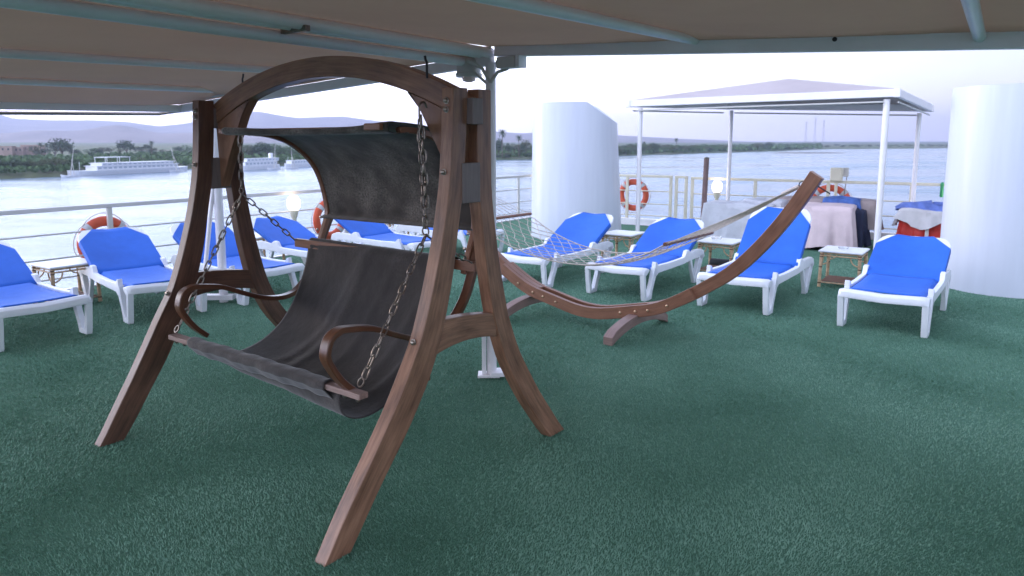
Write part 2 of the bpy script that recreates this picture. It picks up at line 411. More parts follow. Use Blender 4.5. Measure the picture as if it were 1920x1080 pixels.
# white kerb under the rails
k = MB()
def kerb(mb, a, b, wd=.12, hh=.13):
    a = Vector(a); b = Vector(b); t = (b - a).normalized(); nn = Vector((-t.y, t.x, 0)) * wd / 2
    mb.add([a - nn, a + nn, b + nn, b - nn] + [p + Vector((0, 0, hh)) for p in (a - nn, a + nn, b + nn, b - nn)], [(0, 1, 2, 3), (4, 7, 6, 5), (0, 4, 5, 1), (1, 5, 6, 2), (2, 6, 7, 3), (3, 7, 4, 0)])
kerb(k, L0, LC, .06, .02); kerb(k, R0_, RC); kerb(k, LC + Vector((.06, -.06, 0)), R0_ + Vector((-.08, .08, 0)), .1, .125)
tag(k.build('deck_kerb', M_white, smooth=0, bevel=.006), kind='structure')

# turf blades: density falls with distance from the standing area, like the real pile thins to a texture
def turf():
    rng = np.random.default_rng(4)
    N = 720000
    rmin, rmax = 1.4, 11.5
    r = rmin * (rmax / rmin) ** rng.random(N)
    az = (rng.random(N) - .5) * R(100)
    x = r * np.sin(az); y = r * np.cos(az)
    # keep inside deck edges
    def side(ax, ay, bx, by): return (bx - ax) * (y - ay) - (by - ay) * (x - ax)
    keep = (side(L0.x + .15, L0.y - .1, LC.x + .15, LC.y - .1) < 0) & (side(R0_.x, R0_.y - .15, RC.x, RC.y - .15) < 0)
    x = x[keep]; y = y[keep]; r = r[keep]; N = len(x)
    hgt = (0.008 + .006 * rng.random(N)); wd = 0.0005 * r + .00035
    # lean direction follows a slow swirl, giving brushed patches
    la = 2.2 * np.sin(x * 1.7 + 1.3 * np.sin(y * .9)) + 1.8 * np.cos(y * 1.3 + x * .6) + rng.normal(0, .9, N)
    lean = hgt * (0.35 + .5 * rng.random(N))
    fa = rng.random(N) * PI
    v = np.zeros((N, 3, 3), np.float32)
    v[:, 0, 0] = x - np.cos(fa) * wd; v[:, 0, 1] = y - np.sin(fa) * wd; v[:, 0, 2] = .0005
    v[:, 1, 0] = x + np.cos(fa) * wd; v[:, 1, 1] = y + np.sin(fa) * wd; v[:, 1, 2] = .0005
    v[:, 2, 0] = x + np.cos(la) * lean; v[:, 2, 1] = y + np.sin(la) * lean; v[:, 2, 2] = hgt
    me = bpy.data.meshes.new('artificial_grass')
    me.vertices.add(N * 3); me.vertices.foreach_set('co', v.ravel())
    me.loops.add(N * 3); me.loops.foreach_set('vertex_index', np.arange(N * 3, dtype=np.int32))
    me.polygons.add(N); me.polygons.foreach_set('loop_start', np.arange(0, N * 3, 3, dtype=np.int32))
    me.update(calc_edges=True); me.materials.append(M_blade)
    o = bpy.data.objects.new('artificial_grass', me); COL.objects.link(o)
    tag(o, 'short blue green artificial turf blades covering the sun deck', 'artificial grass', kind='stuff')
turf()

# water
def water_mat():
    m = bpy.data.materials.new('river_water'); m.use_nodes = True
    n = m.node_tree.nodes; l = m.node_tree.links; b = n['Principled BSDF']
    b.inputs['Base Color'].default_value = (0.20, 0.28, 0.38, 1); b.inputs['Roughness'].default_value = .15; b.inputs['IOR'].default_value = 1.33
    t = n.new('ShaderNodeTexCoord'); mp = n.new('ShaderNodeMapping'); mp.inputs['Scale'].default_value = (0.55, 1.0, 1); mp.inputs['Rotation'].default_value = (0, 0, R(20))
    l.new(t.outputs['Object'], mp.inputs[0])
    a = n.new('ShaderNodeTexNoise'); a.inputs['Scale'].default_value = .55; a.inputs['Detail'].default_value = 9; a.inputs['Roughness'].default_value = .6
    c = n.new('ShaderNodeTexNoise'); c.inputs['Scale'].default_value = .035; c.inputs['Detail'].default_value = 4
    l.new(mp.outputs[0], a.inputs['Vector']); l.new(mp.outputs[0], c.inputs['Vector'])
    ml = n.new('ShaderNodeMath'); ml.operation = 'MULTIPLY'; r1 = n.new('ShaderNodeMapRange'); r1.inputs[1].default_value = .35; r1.inputs[2].default_value = .65; r1.inputs[3].default_value = .35; r1.inputs[4].default_value = 1.1
    l.new(c.outputs['Fac'], r1.inputs[0]); l.new(a.outputs['Fac'], ml.inputs[0]); l.new(r1.outputs[0], ml.inputs[1])
    rr = n.new('ShaderNodeMapRange'); rr.inputs[1].default_value = .4; rr.inputs[2].default_value = .62; rr.inputs[3].default_value = .06; rr.inputs[4].default_value = .28; l.new(c.outputs['Fac'], rr.inputs[0]); l.new(rr.outputs[0], b.inputs['Roughness'])
    bp = n.new('ShaderNodeBump'); bp.inputs['Strength'].default_value = .6; bp.inputs['Distance'].default_value = .95
    l.new(ml.outputs[0], bp.inputs['Height']); l.new(bp.outputs[0], b.inputs['Normal'])
    return m
wm = MB(); S = 9000
wm.add([(-S, -S, WZ), (S, -S, WZ), (S, S, WZ), (-S, S, WZ)], [(0, 1, 2, 3)])
tag(wm.build('water', water_mat(), smooth=0), kind='structure')

# river banks
shore = [gp(x, y, WZ) for x, y in [(-900, 352), (-400, 344), (0, 336), (122, 331), (150, 325), (350, 316.5), (520, 311.5), (700, 307), (930, 300), (1003, 298), (1165, 292), (1300, 288), (1400, 285), (1470, 282.5), (1530, 280), (1800, 277.6), (2100, 276.6), (2600, 276)]]
random.seed(11)
def bank():
    P = []
    sh = []
    for i in range(len(shore) - 1):
        for k_ in range(10):
            p = shore[i].lerp(shore[i + 1], k_ / 10); sh.append(p)
    sh.append(shore[-1])
    for j, (f, z) in enumerate([(0.995, -.5), (1.0, .3), (1.012, 1.4), (1.05, 2.0), (1.2, 2.3), (1.6, 3.0), (3.0, 6), (9, 10)]):
        row = []
        for i, p in enumerate(sh):
            jx = 1 + (.006 * math.sin(i * 1.7) + .004 * math.sin(i * .63 + 1)) * (1 if j < 4 else 2)
            q = Vector((p.x * f * jx, p.y * f * jx, WZ + z + (random.random() * .35 if 1 < j < 5 else 0)))
            row.append(q)
        P.append(row)
    m = mat('bank_fields', (0.075, 0.13, 0.045), .9, noise=(.012, .5), col2=(0.13, 0.12, 0.07))
    b = MB().grid(P).build('river_bank', m, smooth=60); tag(b, kind='structure')
bank()
# sandbar
sb = MB()
for (x0, x1, y, n_) in ((1440, 1590, 287, 1),):
    c0 = gp((x0 + x1) / 2, y, WZ); Lx = (x1 - x0) / 1362 * c0.y
    ring = []; 
    for a in range(28):
        t = 2 * PI * a / 28; ring.append((c0.x + math.cos(t) * Lx / 2, c0.y + math.sin(t) * 16 * (1 + .3 * math.sin(3 * t)), WZ + .05))
    top = [(lerp(c0.x, p[0], .7), lerp(c0.y, p[1], .6), WZ + .7) for p in ring]
    sb.add(ring + top, [(i, (i + 1) % 28, (i + 1) % 28 + 28, i + 28) for i in range(28)] + [tuple(range(28, 56))])
tag(sb.build('sandbar', mat('wet_sand', (.16, .14, .12), .8, noise=(.1, .3)), smooth=50), kind='structure')

# hills
def hills():
    prof = [(-900, 130), (-500, 160), (-200, 200), (0, 214), (30, 223), (100, 226), (180, 226), (240, 229), (300, 237), (350, 232), (400, 222), (450, 211), (490, 210), (520, 216), (560, 222), (610, 220), (645, 219), (680, 224), (720, 229), (760, 236), (800, 240), (860, 236), (920, 246), (980, 250), (1010, 248), (1060, 252), (1150, 253), (1200, 256), (1280, 260), (1400, 265), (1500, 269), (1700, 270)]
    azs = [math.atan((p[0] - 960) / 1362) for p in prof]; hs = [(265 - p[1]) / 1350 for p in prof]
    rows = []
    D0, D1 = 3300.0, 6200.0
    NA, NR_ = 260, 26
    rng = random.Random(5)
    ph = [rng.random() * 6 for _ in range(30)]
    for j in range(NR_):
        t = j / (NR_ - 1); D = lerp(D0, D1, t); row = []
        for i in range(NA):
            az = lerp(azs[0], azs[-1], i / (NA - 1))
            hh = interp(azs, hs, az) * 4800 + 12.7
            dd = 4800 / max(.3, math.cos(az)); rr = D / max(.3, math.cos(az))
            bump = max(0, 1 - abs(t - .52) / .52) ** 1.1
            nz = sum(math.sin(az * (18 + 9 * q) + ph[q] + t * (3 + q)) * .5 ** (q * .55) for q in range(8))
            z = hh * bump * (1 + (.10 * nz * (1 - bump)))
            row.append((math.sin(az) * rr, math.cos(az) * rr, WZ + max(0, z) - 1))
        rows.append(row)
    m = mat('desert_rock', (0.24, 0.19, 0.17), .95, noise=(.004, .3))
    tag(MB().grid(rows).build('hills', m, smooth=60), kind='structure')
    # a nearer, lower range in front on the left
    rows = []
    for j in range(14):
        t = j / 13; D = lerp(2100, 3000, t); row = []
        for i in range(160):
            az = lerp(math.atan(-1200 / 1362), math.atan(-330 / 1362), i / 159)
            top = 245 + 6 * math.sin(az * 17 + 1) + 4 * math.sin(az * 41) - 3 * math.sin(az * 77 + 2) + 12 * max(0, i / 159 - .75) * 4
            hh = max(0, (265 - top) / 1350 * 2550 + 12)
            b_ = max(0, 1 - abs(t - .5) / .5) ** .9
            rr = D / math.cos(az)
            row.append((math.sin(az) * rr, math.cos(az) * rr, WZ + hh * b_ - 1))
        rows.append(row)
    tag(MB().grid(rows).build('foothills', m, smooth=60), kind='structure')
hills()
# ------------------------------------------------------------------ far bank trees
def leaf_mat(name, c, c2):
    m = mat(name, c, .8, noise=(.6, .4), col2=c2, spec=.2); return m
M_leafs = [leaf_mat('foliage_dark', (0.05, 0.085, 0.045), (0.09, 0.125, 0.065)), leaf_mat('foliage_green', (0.07, 0.13, 0.05), (0.11, 0.17, 0.07)), leaf_mat('foliage_olive', (0.09, 0.11, 0.06), (0.14, 0.15, 0.08))]
M_bark = mat('bark', (.12, .09, .07), .9)
def crown_mesh(seed, mt, wf=1.0, n=900):
    rg = random.Random(seed); mb = MB(); lobes = []
    for _ in range(9):
        lobes.append((Vector((rg.uniform(-.33, .33) * wf, rg.uniform(-.33, .33) * wf, rg.uniform(.35, .85))), rg.uniform(.14, .27)))
    for _ in range(n):
        c, r = rg.choice(lobes)
        u = Vector((rg.gauss(0, 1), rg.gauss(0, 1), rg.gauss(0, .8))).normalized() * r * rg.uniform(.55, 1.12)
        p = c + u; s_ = rg.uniform(.018, .045)
        a = Vector((rg.gauss(0, 1), rg.gauss(0, 1), rg.gauss(0, 1))).normalized(); b = a.cross(Vector((rg.gauss(0, 1), rg.gauss(0, 1), rg.gauss(0, 1)))).normalized()
        mb.add([p - a * s_, p + b * s_, p + a * s_ * .8, p - b * s_], [(0, 1, 2, 3)])
    return mb.mesh('crown', mt, 0)
def trunk_mesh(seed):
    rg = random.Random(seed); mb = MB()
    top = Vector((rg.uniform(-.05, .05), rg.uniform(-.05, .05), .5))
    mb.tube([(0, 0, -.03), (0.01, 0, .2), top], .03, 6, r2=.015)
    for _ in range(4):
        a = rg.random() * 6.28; mb.tube([(0.01, 0, .22 + rg.random() * .15), top * .6 + Vector((math.cos(a) * .15, math.sin(a) * .15, .3))], .014, 5, r2=.005)
    return mb.mesh('trunk', M_bark)
crowns = [crown_mesh(s, M_leafs[s % 3], wf=[1, 1.3, 1.6, 1.1, 1.5, .8][s]) for s in range(6)]
trunks = [trunk_mesh(s) for s in range(3)]
def tree(X, Y, hgt, kind, zb=WZ + 1.5, label=None, group=None, wide=1.0, name='bank_tree'):
    t = thing(name, label, 'tree', (X, Y, zb), random.random() * 6.28, group); t.scale = (hgt * wide, hgt * wide, hgt)
    c = bpy.data.objects.new('crown', crowns[kind]); COL.objects.link(c); c.parent = t
    c = bpy.data.objects.new('trunk', trunks[kind % 3]); COL.objects.link(c); c.parent = t
    return t
def palm_mesh():
    rg = random.Random(3); mb = MB(); tr = MB()
    tr.tube([(0, 0, -.02), (.02, 0, .35), (.0, .01, .82)], .022, 7, r2=.016)
    for k_ in range(26):
        a = k_ * 2.399; el = lerp(1.2, -.5, k_ / 25); L = .23
        pts = [Vector((0, .01, .82))]
        for s_ in range(1, 5):
            q = s_ / 4; e2 = el - q * q * 1.1
            pts.append(pts[-1] + Vector((math.cos(a) * math.cos(e2), math.sin(a) * math.cos(e2), math.sin(e2))) * L / 4)
        sd_ = Vector((-math.sin(a), math.cos(a), 0))
        for s_ in range(4):
            w0 = .028 * (1 - abs(s_ / 4 - .4)); w1 = .028 * (1 - abs((s_ + 1) / 4 - .4)) * (0.2 if s_ == 3 else 1)
            for sg in (-1, 1):
                mb.add([pts[s_], pts[s_ + 1], pts[s_ + 1] + sd_ * sg * w1 - Vector((0, 0, .012)), pts[s_] + sd_ * sg * w0 - Vector((0, 0, .012))], [(0, 1, 2, 3)])
    return mb.mesh('fronds', M_leafs[0], 0), tr.mesh('trunk', M_bark)
pf, pt_ = palm_mesh()
def palm(px, dist, toppx, label, group=None):
    az = (px - 960) / 1362; Y = dist; X = az * Y
    zb = WZ + 2; ht = (EYE + (265 - toppx) / 1350 * Y) - zb
    t = thing('palm_tree', label, 'palm tree', (X, Y, zb), random.random() * 6, group); t.scale = (ht * .8, ht * .8, ht)
    for nm, me in (('fronds', pf), ('trunk', pt_)):
        c = bpy.data.objects.new(nm, me); COL.objects.link(c); c.parent = t
def bank_Y(px):
    pts = [(-900, 352), (-400, 344), (0, 336), (122, 331), (150, 325), (350, 316.5), (520, 311.5), (700, 307), (930, 300), (1003, 298), (1165, 292), (1300, 288), (1400, 285), (1470, 282.5), (1530, 280), (1800, 277.6), (2100, 276.6)]
    y = interp([p[0] for p in pts], [p[1] for p in pts], px); return gp(px, y, WZ).y
def put(px, back, top, kind, label, group, wide=1.0):
    Y = bank_Y(px) * back; X = (px - 960) / 1362 * Y; zb = WZ + 1.8
    ht = (EYE + (265 - top) / 1350 * Y) - zb
    tree(X, Y, max(3, ht), kind, zb, label, group, wide)
random.seed(21)
# tree line behind the fields on the left
for i in range(46):
    px = lerp(-260, 800, i / 45) + random.uniform(-8, 8)
    top = 274 + random.uniform(-5, 6) - (9 if 90 < px < 130 or 215 < px < 245 else 0)
    if px < 60: top += 14
    put(px, 1.75, top, random.randrange(6), 'hazy round tree in the tree line beyond the fields on the left bank', 'tree line beyond the fields on the left bank', 1.5)
# dark bushes at the water's edge, left
for i in range(24):
    px = lerp(-220, 130, i / 23) + random.uniform(-6, 6)
    put(px, 1.06, 298 + random.uniform(-7, 8), random.choice((0, 2, 3)), 'dark bushy tree at the water edge left of the moored white ship', 'dark bushes at the edge of the left bank', 1.7)
# behind the boats
for i in range(16):
    px = lerp(140, 600, i / 15) + random.uniform(-8, 8)
    put(px, 1.12, 305 + random.uniform(-4, 4), random.randrange(6), 'low green bush on the bank behind the moored boats', 'bushes behind the moored boats', 1.9)
for i in range(14):
    px = lerp(445, 640, i / 13) + random.uniform(-6, 6)
    put(px, 1.25, 270 + random.uniform(-4, 8), random.choice((0, 1, 2, 4)), 'tall green tree behind the smaller moored boats', 'trees behind the smaller moored boats', 1.1)
# dark clump left of the funnel
for i in range(15):
    px = lerp(880, 1070, i / 14) + random.uniform(-5, 5)
    put(px, 1.04, 263 + random.uniform(-9, 7) + abs(px - 950) * .06, random.choice((0, 2, 3, 5)), 'tall dark tree in the clump on the bank left of the near white funnel', 'dark clump of trees on the bank', .85)
for i in range(14):
    px = lerp(890, 1160, i / 13) + random.uniform(-5, 5)
    put(px, 1.01, 284 + random.uniform(-5, 5), random.choice((0, 2, 3)), 'low dark shrub at the foot of the dark clump of trees', 'low shrubs on the bank', 1.6)
# right hand bank
for i in range(60):
    px = lerp(1120, 1520, i / 59) + random.uniform(-5, 5)
    top = lerp(270, 272, (px - 1165) / 350) + random.uniform(-2.5, 2.5) - (4 if 1405 < px < 1445 else 0)
    put(px, 1.10 if i % 2 else 1.02, top + (4 if i % 2 == 0 else 0), random.randrange(6), 'small distant tree along the far bank seen under the white gazebo', 'distant trees along the far bank', 1.7)
for i in range(60):
    px = lerp(1500, 2050, i / 59) + random.uniform(-5, 5)
    put(px, 1.3 if i % 2 else 1.05, 271.5 + random.uniform(-1.5, 1.2), random.randrange(6), 'faint low tree on the farthest shore right of the pylons', 'faint trees on the farthest shore', 2.6)
palm(284, 470, 262, 'lone tall palm above the tree line just left of the swing seat')
palm(75, 430, 265, 'bushy palm left of its twin by the pale houses')
palm(88, 440, 266, 'thin palm right of its twin by the pale houses')
palm(942, 505, 240, 'tall palm rising above the dark clump of trees near the white awning pole')
palm(973, 505, 251, 'shorter palm in the dark clump of trees beside the white funnel')
palm(1268, 760, 257, 'lone palm on the far bank under the left end of the gazebo')
palm(1208, 720, 264, 'small palm on the far bank beside the left gazebo post')
palm(112, 420, 264, 'palm with a dense crown at the left end of the tree line')
# field strip greener mass as undergrowth
def scrub():
    rg = random.Random(8); mb = MB()
    for i in range(26000):
        px = rg.uniform(-300, 1540); b_ = 1.01 + rg.random() ** 1.5 * .6
        Y = bank_Y(px) * b_; X = (px - 960) / 1362 * Y; s_ = rg.uniform(.5, 1.6) * Y / 400
        z = WZ + 2.0 + (b_ - 1) * 2 + rg.uniform(0, 1.8)
        a = Vector((rg.gauss(0, 1), rg.gauss(0, 1), rg.gauss(0, .5))).normalized(); b2 = a.cross(Vector((rg.gauss(0, 1), rg.gauss(0, 1), rg.gauss(0, 1)))).normalized()
        p = Vector((X, Y, z)); mb.add([p - a * s_, p + b2 * s_, p + a * s_ * .8, p - b2 * s_], [(0, 1, 2, 3)])
    o = mb.build('undergrowth', M_leafs[1], smooth=0); tag(o, 'green fields and undergrowth along the river bank', 'undergrowth', kind='stuff')
scrub()

# houses on the left bank
M_house = mat('pinkish_plaster', (0.42, 0.30, 0.26), .9, noise=(.3, .15)); M_win = mat('dark_window', (.05, .05, .06), .3)
for (px, wpx, top, lab) in ((8, 30, 275, 'wide pale plastered house at the far left edge of the bank'), (32, 22, 276.5, 'small low house between the two larger bank houses'), (62, 34, 273, 'pinkish house with a white doorway beside the twin palms')):
    Y = bank_Y(px) * 1.9; X = (px - 960) / 1362 * Y; W = wpx / 1362 * Y; zb = WZ + 3; H_ = EYE + (265 - top) / 1350 * Y - zb
    t = thing('bank_house', lab, 'house', (X, Y, zb), .3)
    MB().box((0, 0, H_ / 2), (W, W * .7, H_)).build('wall', M_house, t, smooth=0)
    MB().box((0, 0, H_ + .25), (W * 1.04, W * .74, .5)).build('roof', M_house, t, smooth=0)
    for kx in (-.3, 0, .3):
        MB().box((kx * W, -W * .35 - .05, H_ * .75), (W * .1, .15, 1.4)).build('window', M_win, t, smooth=0)

# moored boats
M_boat = mat('boat_white', (.80, .80, .84), .45, noise=(.5, .05)); M_bwin = mat('boat_glass', (.42, .47, .55), .3); M_bdark = mat('boat_shadow_deck', (.16, .18, .24), .6)
def boat(name, label, px0, px1, py, decks, funnel=None, awning=None, Ls=1):
    p0 = gp(px0, py + .5, WZ); p1 = gp(px1, py - (px1 - px0) * .046, WZ); L = (p1 - p0).length; rz = math.atan2((p1 - p0).y, (p1 - p0).x)
    t = thing(name, label, 'boat', p0, rz)
    hu = MB(); wd = L * .14
    st = [0, .04, .12, .85, .97, 1]; bw = [.25, .7, 1, 1, .8, .5]; sh = [2.2, 2.0, 1.8, 1.8, 1.9, 2.0]
    rows = [[(s_ * L, -wd * b / 2 * .8, -.3) for s_, b in zip(st, bw)], [(s_ * L, -wd * b / 2, h_) for s_, b, h_ in zip(st, bw, sh)], [(s_ * L, wd * b / 2, h_) for s_, b, h_ in zip(st, bw, sh)], [(s_ * L, wd * b / 2 * .8, -.3) for s_, b in zip(st, bw)]]
    hu.grid(rows); hu.add([r_[0] for r_ in rows], [(0, 1, 2, 3)]); hu.add([r_[-1] for r_ in rows], [(3, 2, 1, 0)])
    hu.build('hull', M_boat, t, smooth=0)
    z = 1.8
    for (a, b, hh) in decks:
        s_ = MB(); s_.box(((a + b) / 2 * L, 0, z + hh / 2), ((b - a) * L, wd * .8, hh)); s_.box(((a + b) / 2 * L, 0, z + hh + .08), ((b - a) * L + .8, wd * .92, .16))
        o = s_.build('deck_house', M_boat, t, smooth=0)
        n_ = int((b - a) * L / 2.2)
        for q in range(n_): MB().box((a * L + (q + .5) * (b - a) * L / n_, -wd * .4 - .02, z + hh * .55), ((b - a) * L / n_ * .62, .06, hh * .42)).build('window', M_bwin, o, smooth=0)
        z += hh + .16
    if funnel:
        MB().lathe([(1.1, 0), (1.0, 2.2), (.9, 2.4)], (funnel * L, 0, z - .2), 12).build('funnel', M_boat, t)
    if awning:
        a, b = awning; aw = MB(); aw.box(((a + b) / 2 * L, 0, z + 2.1), ((b - a) * L, wd * .8, .2))
        for xx in (a, (a + b) / 2, b):
            for yy in (-1, 1): aw.box((xx * L * .998 + (.2 if xx == a else -.2), yy * wd * .36, z + 1), (.15, .15, 2.1))
        aw.build('sun_awning', M_boat, t, smooth=0)
    MB().tube([(L * .08, 0, 1.8), (L * .08, 0, 5.2)], .07, 6).build('mast', M_boat, t)
    return t
boat('river_ship', 'long white river ship moored at the left bank with top deck awning', 130, 346, 330, [(.17, .88, 1.5), (.21, .84, .9)], None, (.24, .45))
boat('river_ship', 'white river ship with a raised round funnel seen through the swing frame', 452, 522, 319, [(.05, .9, 1.8), (.1, .95, 1.2)], .8, None)
boat('river_ship', 'bluish grey boat with pink cabin at the right end of the moorings', 535, 600, 314.5, [(.1, .9, 1.6)], None, None)
M_mast = mat('pale_spar', (.6, .56, .52), .6)
for (px, base, top, lean, lab) in ((132, 332.5, 278, 9, 'pair of slanting pale felucca spars left of the long white ship'), (332, 322.5, 276, -8, 'slanting felucca spar at the right end of the long white ship'), (514, 318, 270, 4, 'slim leaning mast beside the ship with a funnel'), (548, 316.5, 276, 0, 'short upright mast over the bluish boat')):
    b0 = gp(px, base, WZ); Y = b0.y; zt = EYE + (265 - top) / 1350 * Y
    t = thing('sailboat', lab, 'sailboat', (b0.x, Y, WZ), .4)
    MB().tube([(0, 0, .5), (lean / 1362 * Y * .5, 0, (zt - WZ) * .5), (lean / 1362 * Y, 0, zt - WZ)], .18, 6, r2=.07).build('spar', M_mast, t)
    MB().tube([(1.3, 0, .5), (lean / 1362 * Y * .5, 0, (zt - WZ) * .62)], .11, 6).build('mast', M_mast, t)
    hb = MB(); rows = [[(s_ * 3.0, sg * b * .8, h_ * .8) for s_, b, h_ in ((-1, .1, 1.3), (-.6, .8, .9), (0, 1.1, .8), (.6, .9, .9), (1, .1, 1.3))] for sg in (-1, 1)]
    rows = [[(p[0] * .9, p[1] * .4, -.2) for p in rows[0]], rows[0], rows[1], [(p[0] * .9, p[1] * .4, -.2) for p in rows[1]]]
    hb.grid(rows).build('hull', M_boat, t, smooth=0)
# pylons
M_pyl = mat('pylon_steel', (.30, .30, .34), .6)
for i, (px, top) in enumerate(((1510, 229), (1527, 222), (1543, 226))):
    Y = 2300; X = (px - 960) / 1362 * Y; H_ = EYE + (265 - top) / 1350 * Y - WZ
    t = thing('power_pylon', ('left pylon of three faint masts on the far horizon', 'middle and tallest of three faint masts on the far horizon', 'right pylon of three faint masts on the far horizon')[i], 'pylon', (X, Y, WZ), 0, 'power pylons on the far shore')
    mb = MB()
    for a in range(4):
        sx, sy = ((-1, -1), (1, -1), (1, 1), (-1, 1))[a]
        mb.tube([(sx * 3.5, sy * 3.5, 0), (sx * .5, sy * .5, H_)], .22, 4)
    for q in range(9):
        f = q / 9; r_ = lerp(3.5, .6, f); r2_ = lerp(3.5, .6, f + 1 / 9)
        mb.tube([(-r_, -r_, H_ * f), (r2_, -r2_, H_ * (f + 1 / 9))], .13, 4); mb.tube([(r_, -r_, H_ * f), (-r2_, -r2_, H_ * (f + 1 / 9))], .13, 4)
    mb.build('tower', M_pyl, t)
    cx = MB()
    for zz in (.78, .88, .97): cx.box((0, 0, H_ * zz), (9, .5, .6))
    cx.build('crossarm', M_pyl, t)

# ------------------------------------------------------------------ awning over the near deck
Pp = Vector((-.148, 5.081, 0))
def onfront(s): return Pp + TD * s            # left of the pole
def onright(s): return Pp - TD * s            # right of the pole
aw = thing('sun_awning', 'big beige canvas awning on white pipes covering the near deck', 'awning', (0, 0, 0))
def plan_at_px(p, dirn_, px):
    """point on plan line p + t*dirn_ seen in column px"""
    k_ = (px - 960) / 1362.0
    t = (k_ * p.y - p.x) / (dirn_.x - k_ * dirn_.y); return p + dirn_ * t
def pipe_pts(p, px2, y1, y2, ext):
    ext -= 1.6
    a = fix(p.x, p.y, y1); q = plan_at_px(p, -SD, px2); b = fix(q.x, q.y, y2)
    return a, b + (b - a).normalized() * ext
def band_pipe(name, a, b, r, m=M_white):
    return MB().tube([a, a.lerp(b, .5), b], r, 12).build(name, m, aw, smooth=60)
zP = 2.33
A_r, B_r = pipe_pts(Pp, 400, 99, 14, 4.5)
band_pipe('ridge_pipe', A_r, B_r, .035)
band_pipe('ridge_pipe', A_r + TD * .075 + Vector((0, 0, -.012)), B_r + TD * .085 + Vector((0, 0, -.01)), .022)
pl2 = Pp + TD * .19; A2, B2 = pipe_pts(pl2, 133, 117, 13, 4.5); band_pipe('ridge_pipe', A2, B2, .032)
Lr1 = onfront(1.517); A3, B3 = pipe_pts(Lr1, 0, 139, 98, 3.5); band_pipe('rafter_pipe', A3, B3, .026)
Lr2 = onfront(3.08); A4, B4 = pipe_pts(Lr2, 0, 170, 151, 3.5); band_pipe('rafter_pipe', A4, B4, .024)
Rr1 = onright(1.468); A5, B5 = pipe_pts(Rr1, 945, 76, 0, 4.0); band_pipe('rafter_pipe', A5, B5, .027)
Rr2 = onright(2.84); A6, B6 = pipe_pts(Rr2, 1797, 70, 2, 3.5); band_pipe('rafter_pipe', A6, B6, .028)
Cc = Vector((-3.27, 7.23, 0)); Cz = fix(Cc.x, Cc.y, 204)
E1 = Vector((-4.17, 5.92, 0)); Ez = fix(E1.x, E1.y, 197)
E2 = Ez + (Ez - Cz) * 2.6
Rt = onright(3.05); Rz = fix(Rt.x, Rt.y, 76); P0 = fix(Pp.x, Pp.y, 112)
P0r = fix(Pp.x, Pp.y, 98)
RR_ = Rz + (Rz - P0r) * .9
def beam(name, a, b, hgt, wid):
    a = Vector(a); b = Vector(b); t = (b - a).normalized(); side = t.cross(Vector((0, 0, 1))).normalized(); up = side.cross(t)
    mb = MB(); c = [side * sx * wid / 2 + up * sz * hgt / 2 for sx, sz in ((-1, -1), (1, -1), (1, 1), (-1, 1))]
    mb.add([a + q for q in c] + [b + q for q in c], [(0, 1, 2, 3), (4, 7, 6, 5), (0, 4, 5, 1), (1, 5, 6, 2), (2, 6, 7, 3), (3, 7, 4, 0)])
    return mb.build(name, M_white, aw, smooth=0, bevel=.006)
upz = Vector((0, 0, 1))
beam('edge_beam', P0 - TD * .02, Cz, .075, .05)
beam('edge_beam', P0r + upz * .01 - TD * .05, RR_, .085, .06)
beam('edge_beam', Cz + Vector((.0, -.03, 0)), E2, .07, .05)
c = fix(*plan_at_px(Pp, -TD, 1556).xy, 75); MB().lathe([(.012, .0), (.012, -.004), (.003, -.005)], (0, 0, 0), 12, 'Y').build('beam_bolt', M_black, aw)
o_ = [o for o in aw.children if o.name.startswith('beam_bolt')][0]; o_.location = c + SD * -.032; o_.rotation_euler = (0, 0, R(-34.6))
# rolled canvas hem + pole of the canvas edge above the beams
for a, b in ((P0 + upz * .075, Cz + upz * .065), (P0r + upz * .075, RR_ + upz * .085)):
    MB().tube([a + Vector((0, -.05, 0)), b + Vector((0, -.05, 0))], .016, 8).build('canvas_hem', mat('hem_canvas', (.6, .55, .5), .9), aw, smooth=60)
# thin curtain pipe below the left eave
e_a = Cz + upz * -.055 + Vector((-.16, -.14, 0)); e_b = E2 + upz * -.095
MB().tube([Cz + upz * -.02 + Vector((.02, 0, 0)), Cz + upz * -.03 + Vector((-.06, -.03, 0)), e_a, e_b], .015, 8).build('curtain_pipe', M_bolt, aw, smooth=60)
# canvas: rows between rafters, near front edge and behind the camera
def canvas():
    up = upz * .035
    def back(a, b): return a + (b - a) * 1.0
    def row(a, b, n_=14, sag=.03):
        r_ = []
        for i in range(n_ + 1):
            t = i / n_; p = a.lerp(b, t) + up
            r_.append(p)
        return r_
    lines = [(Cz + upz * -.012, E2 + upz * -.012), (A4, B4), (A3, B3), (A_r, B_r)]
    def sheet(lines):
        rows = []
        for q in range(len(lines) - 1):
            for s_ in range(6):
                t = s_ / 6; sag = 4 * t * (1 - t) * .035
                ra = row(*lines[q]); rb = row(*lines[q + 1])
                rows.append([pa.lerp(pb, t) - upz * sag for pa, pb in zip(ra, rb)])
        rows.append(row(*lines[-1])); return rows
    g1 = sheet(lines)
    for r_ in g1:
        f = min(1, max(0, (r_[0].xy - P0.xy).length / (Cz.xy - P0.xy).length)); r_[0].z = lerp(P0.z, Cz.z, f) + .045
    MB().grid(g1).build('canvas', M_awn, aw, smooth=60, solid=.004)
    Rend = (RR_ + upz * .04, RR_ + (B6 - A6))
    lines = [(A_r, B_r), (A5, B5), (A6, B6), Rend]
    g1 = sheet(lines)
    for r_ in g1:
        f = (r_[0].xy - P0r.xy).length / (RR_.xy - P0r.xy).length; r_[0].z = lerp(P0r.z, RR_.z, f) + .04
    MB().grid(g1).build('canvas', M_awn, aw, smooth=60, solid=.004)
canvas()
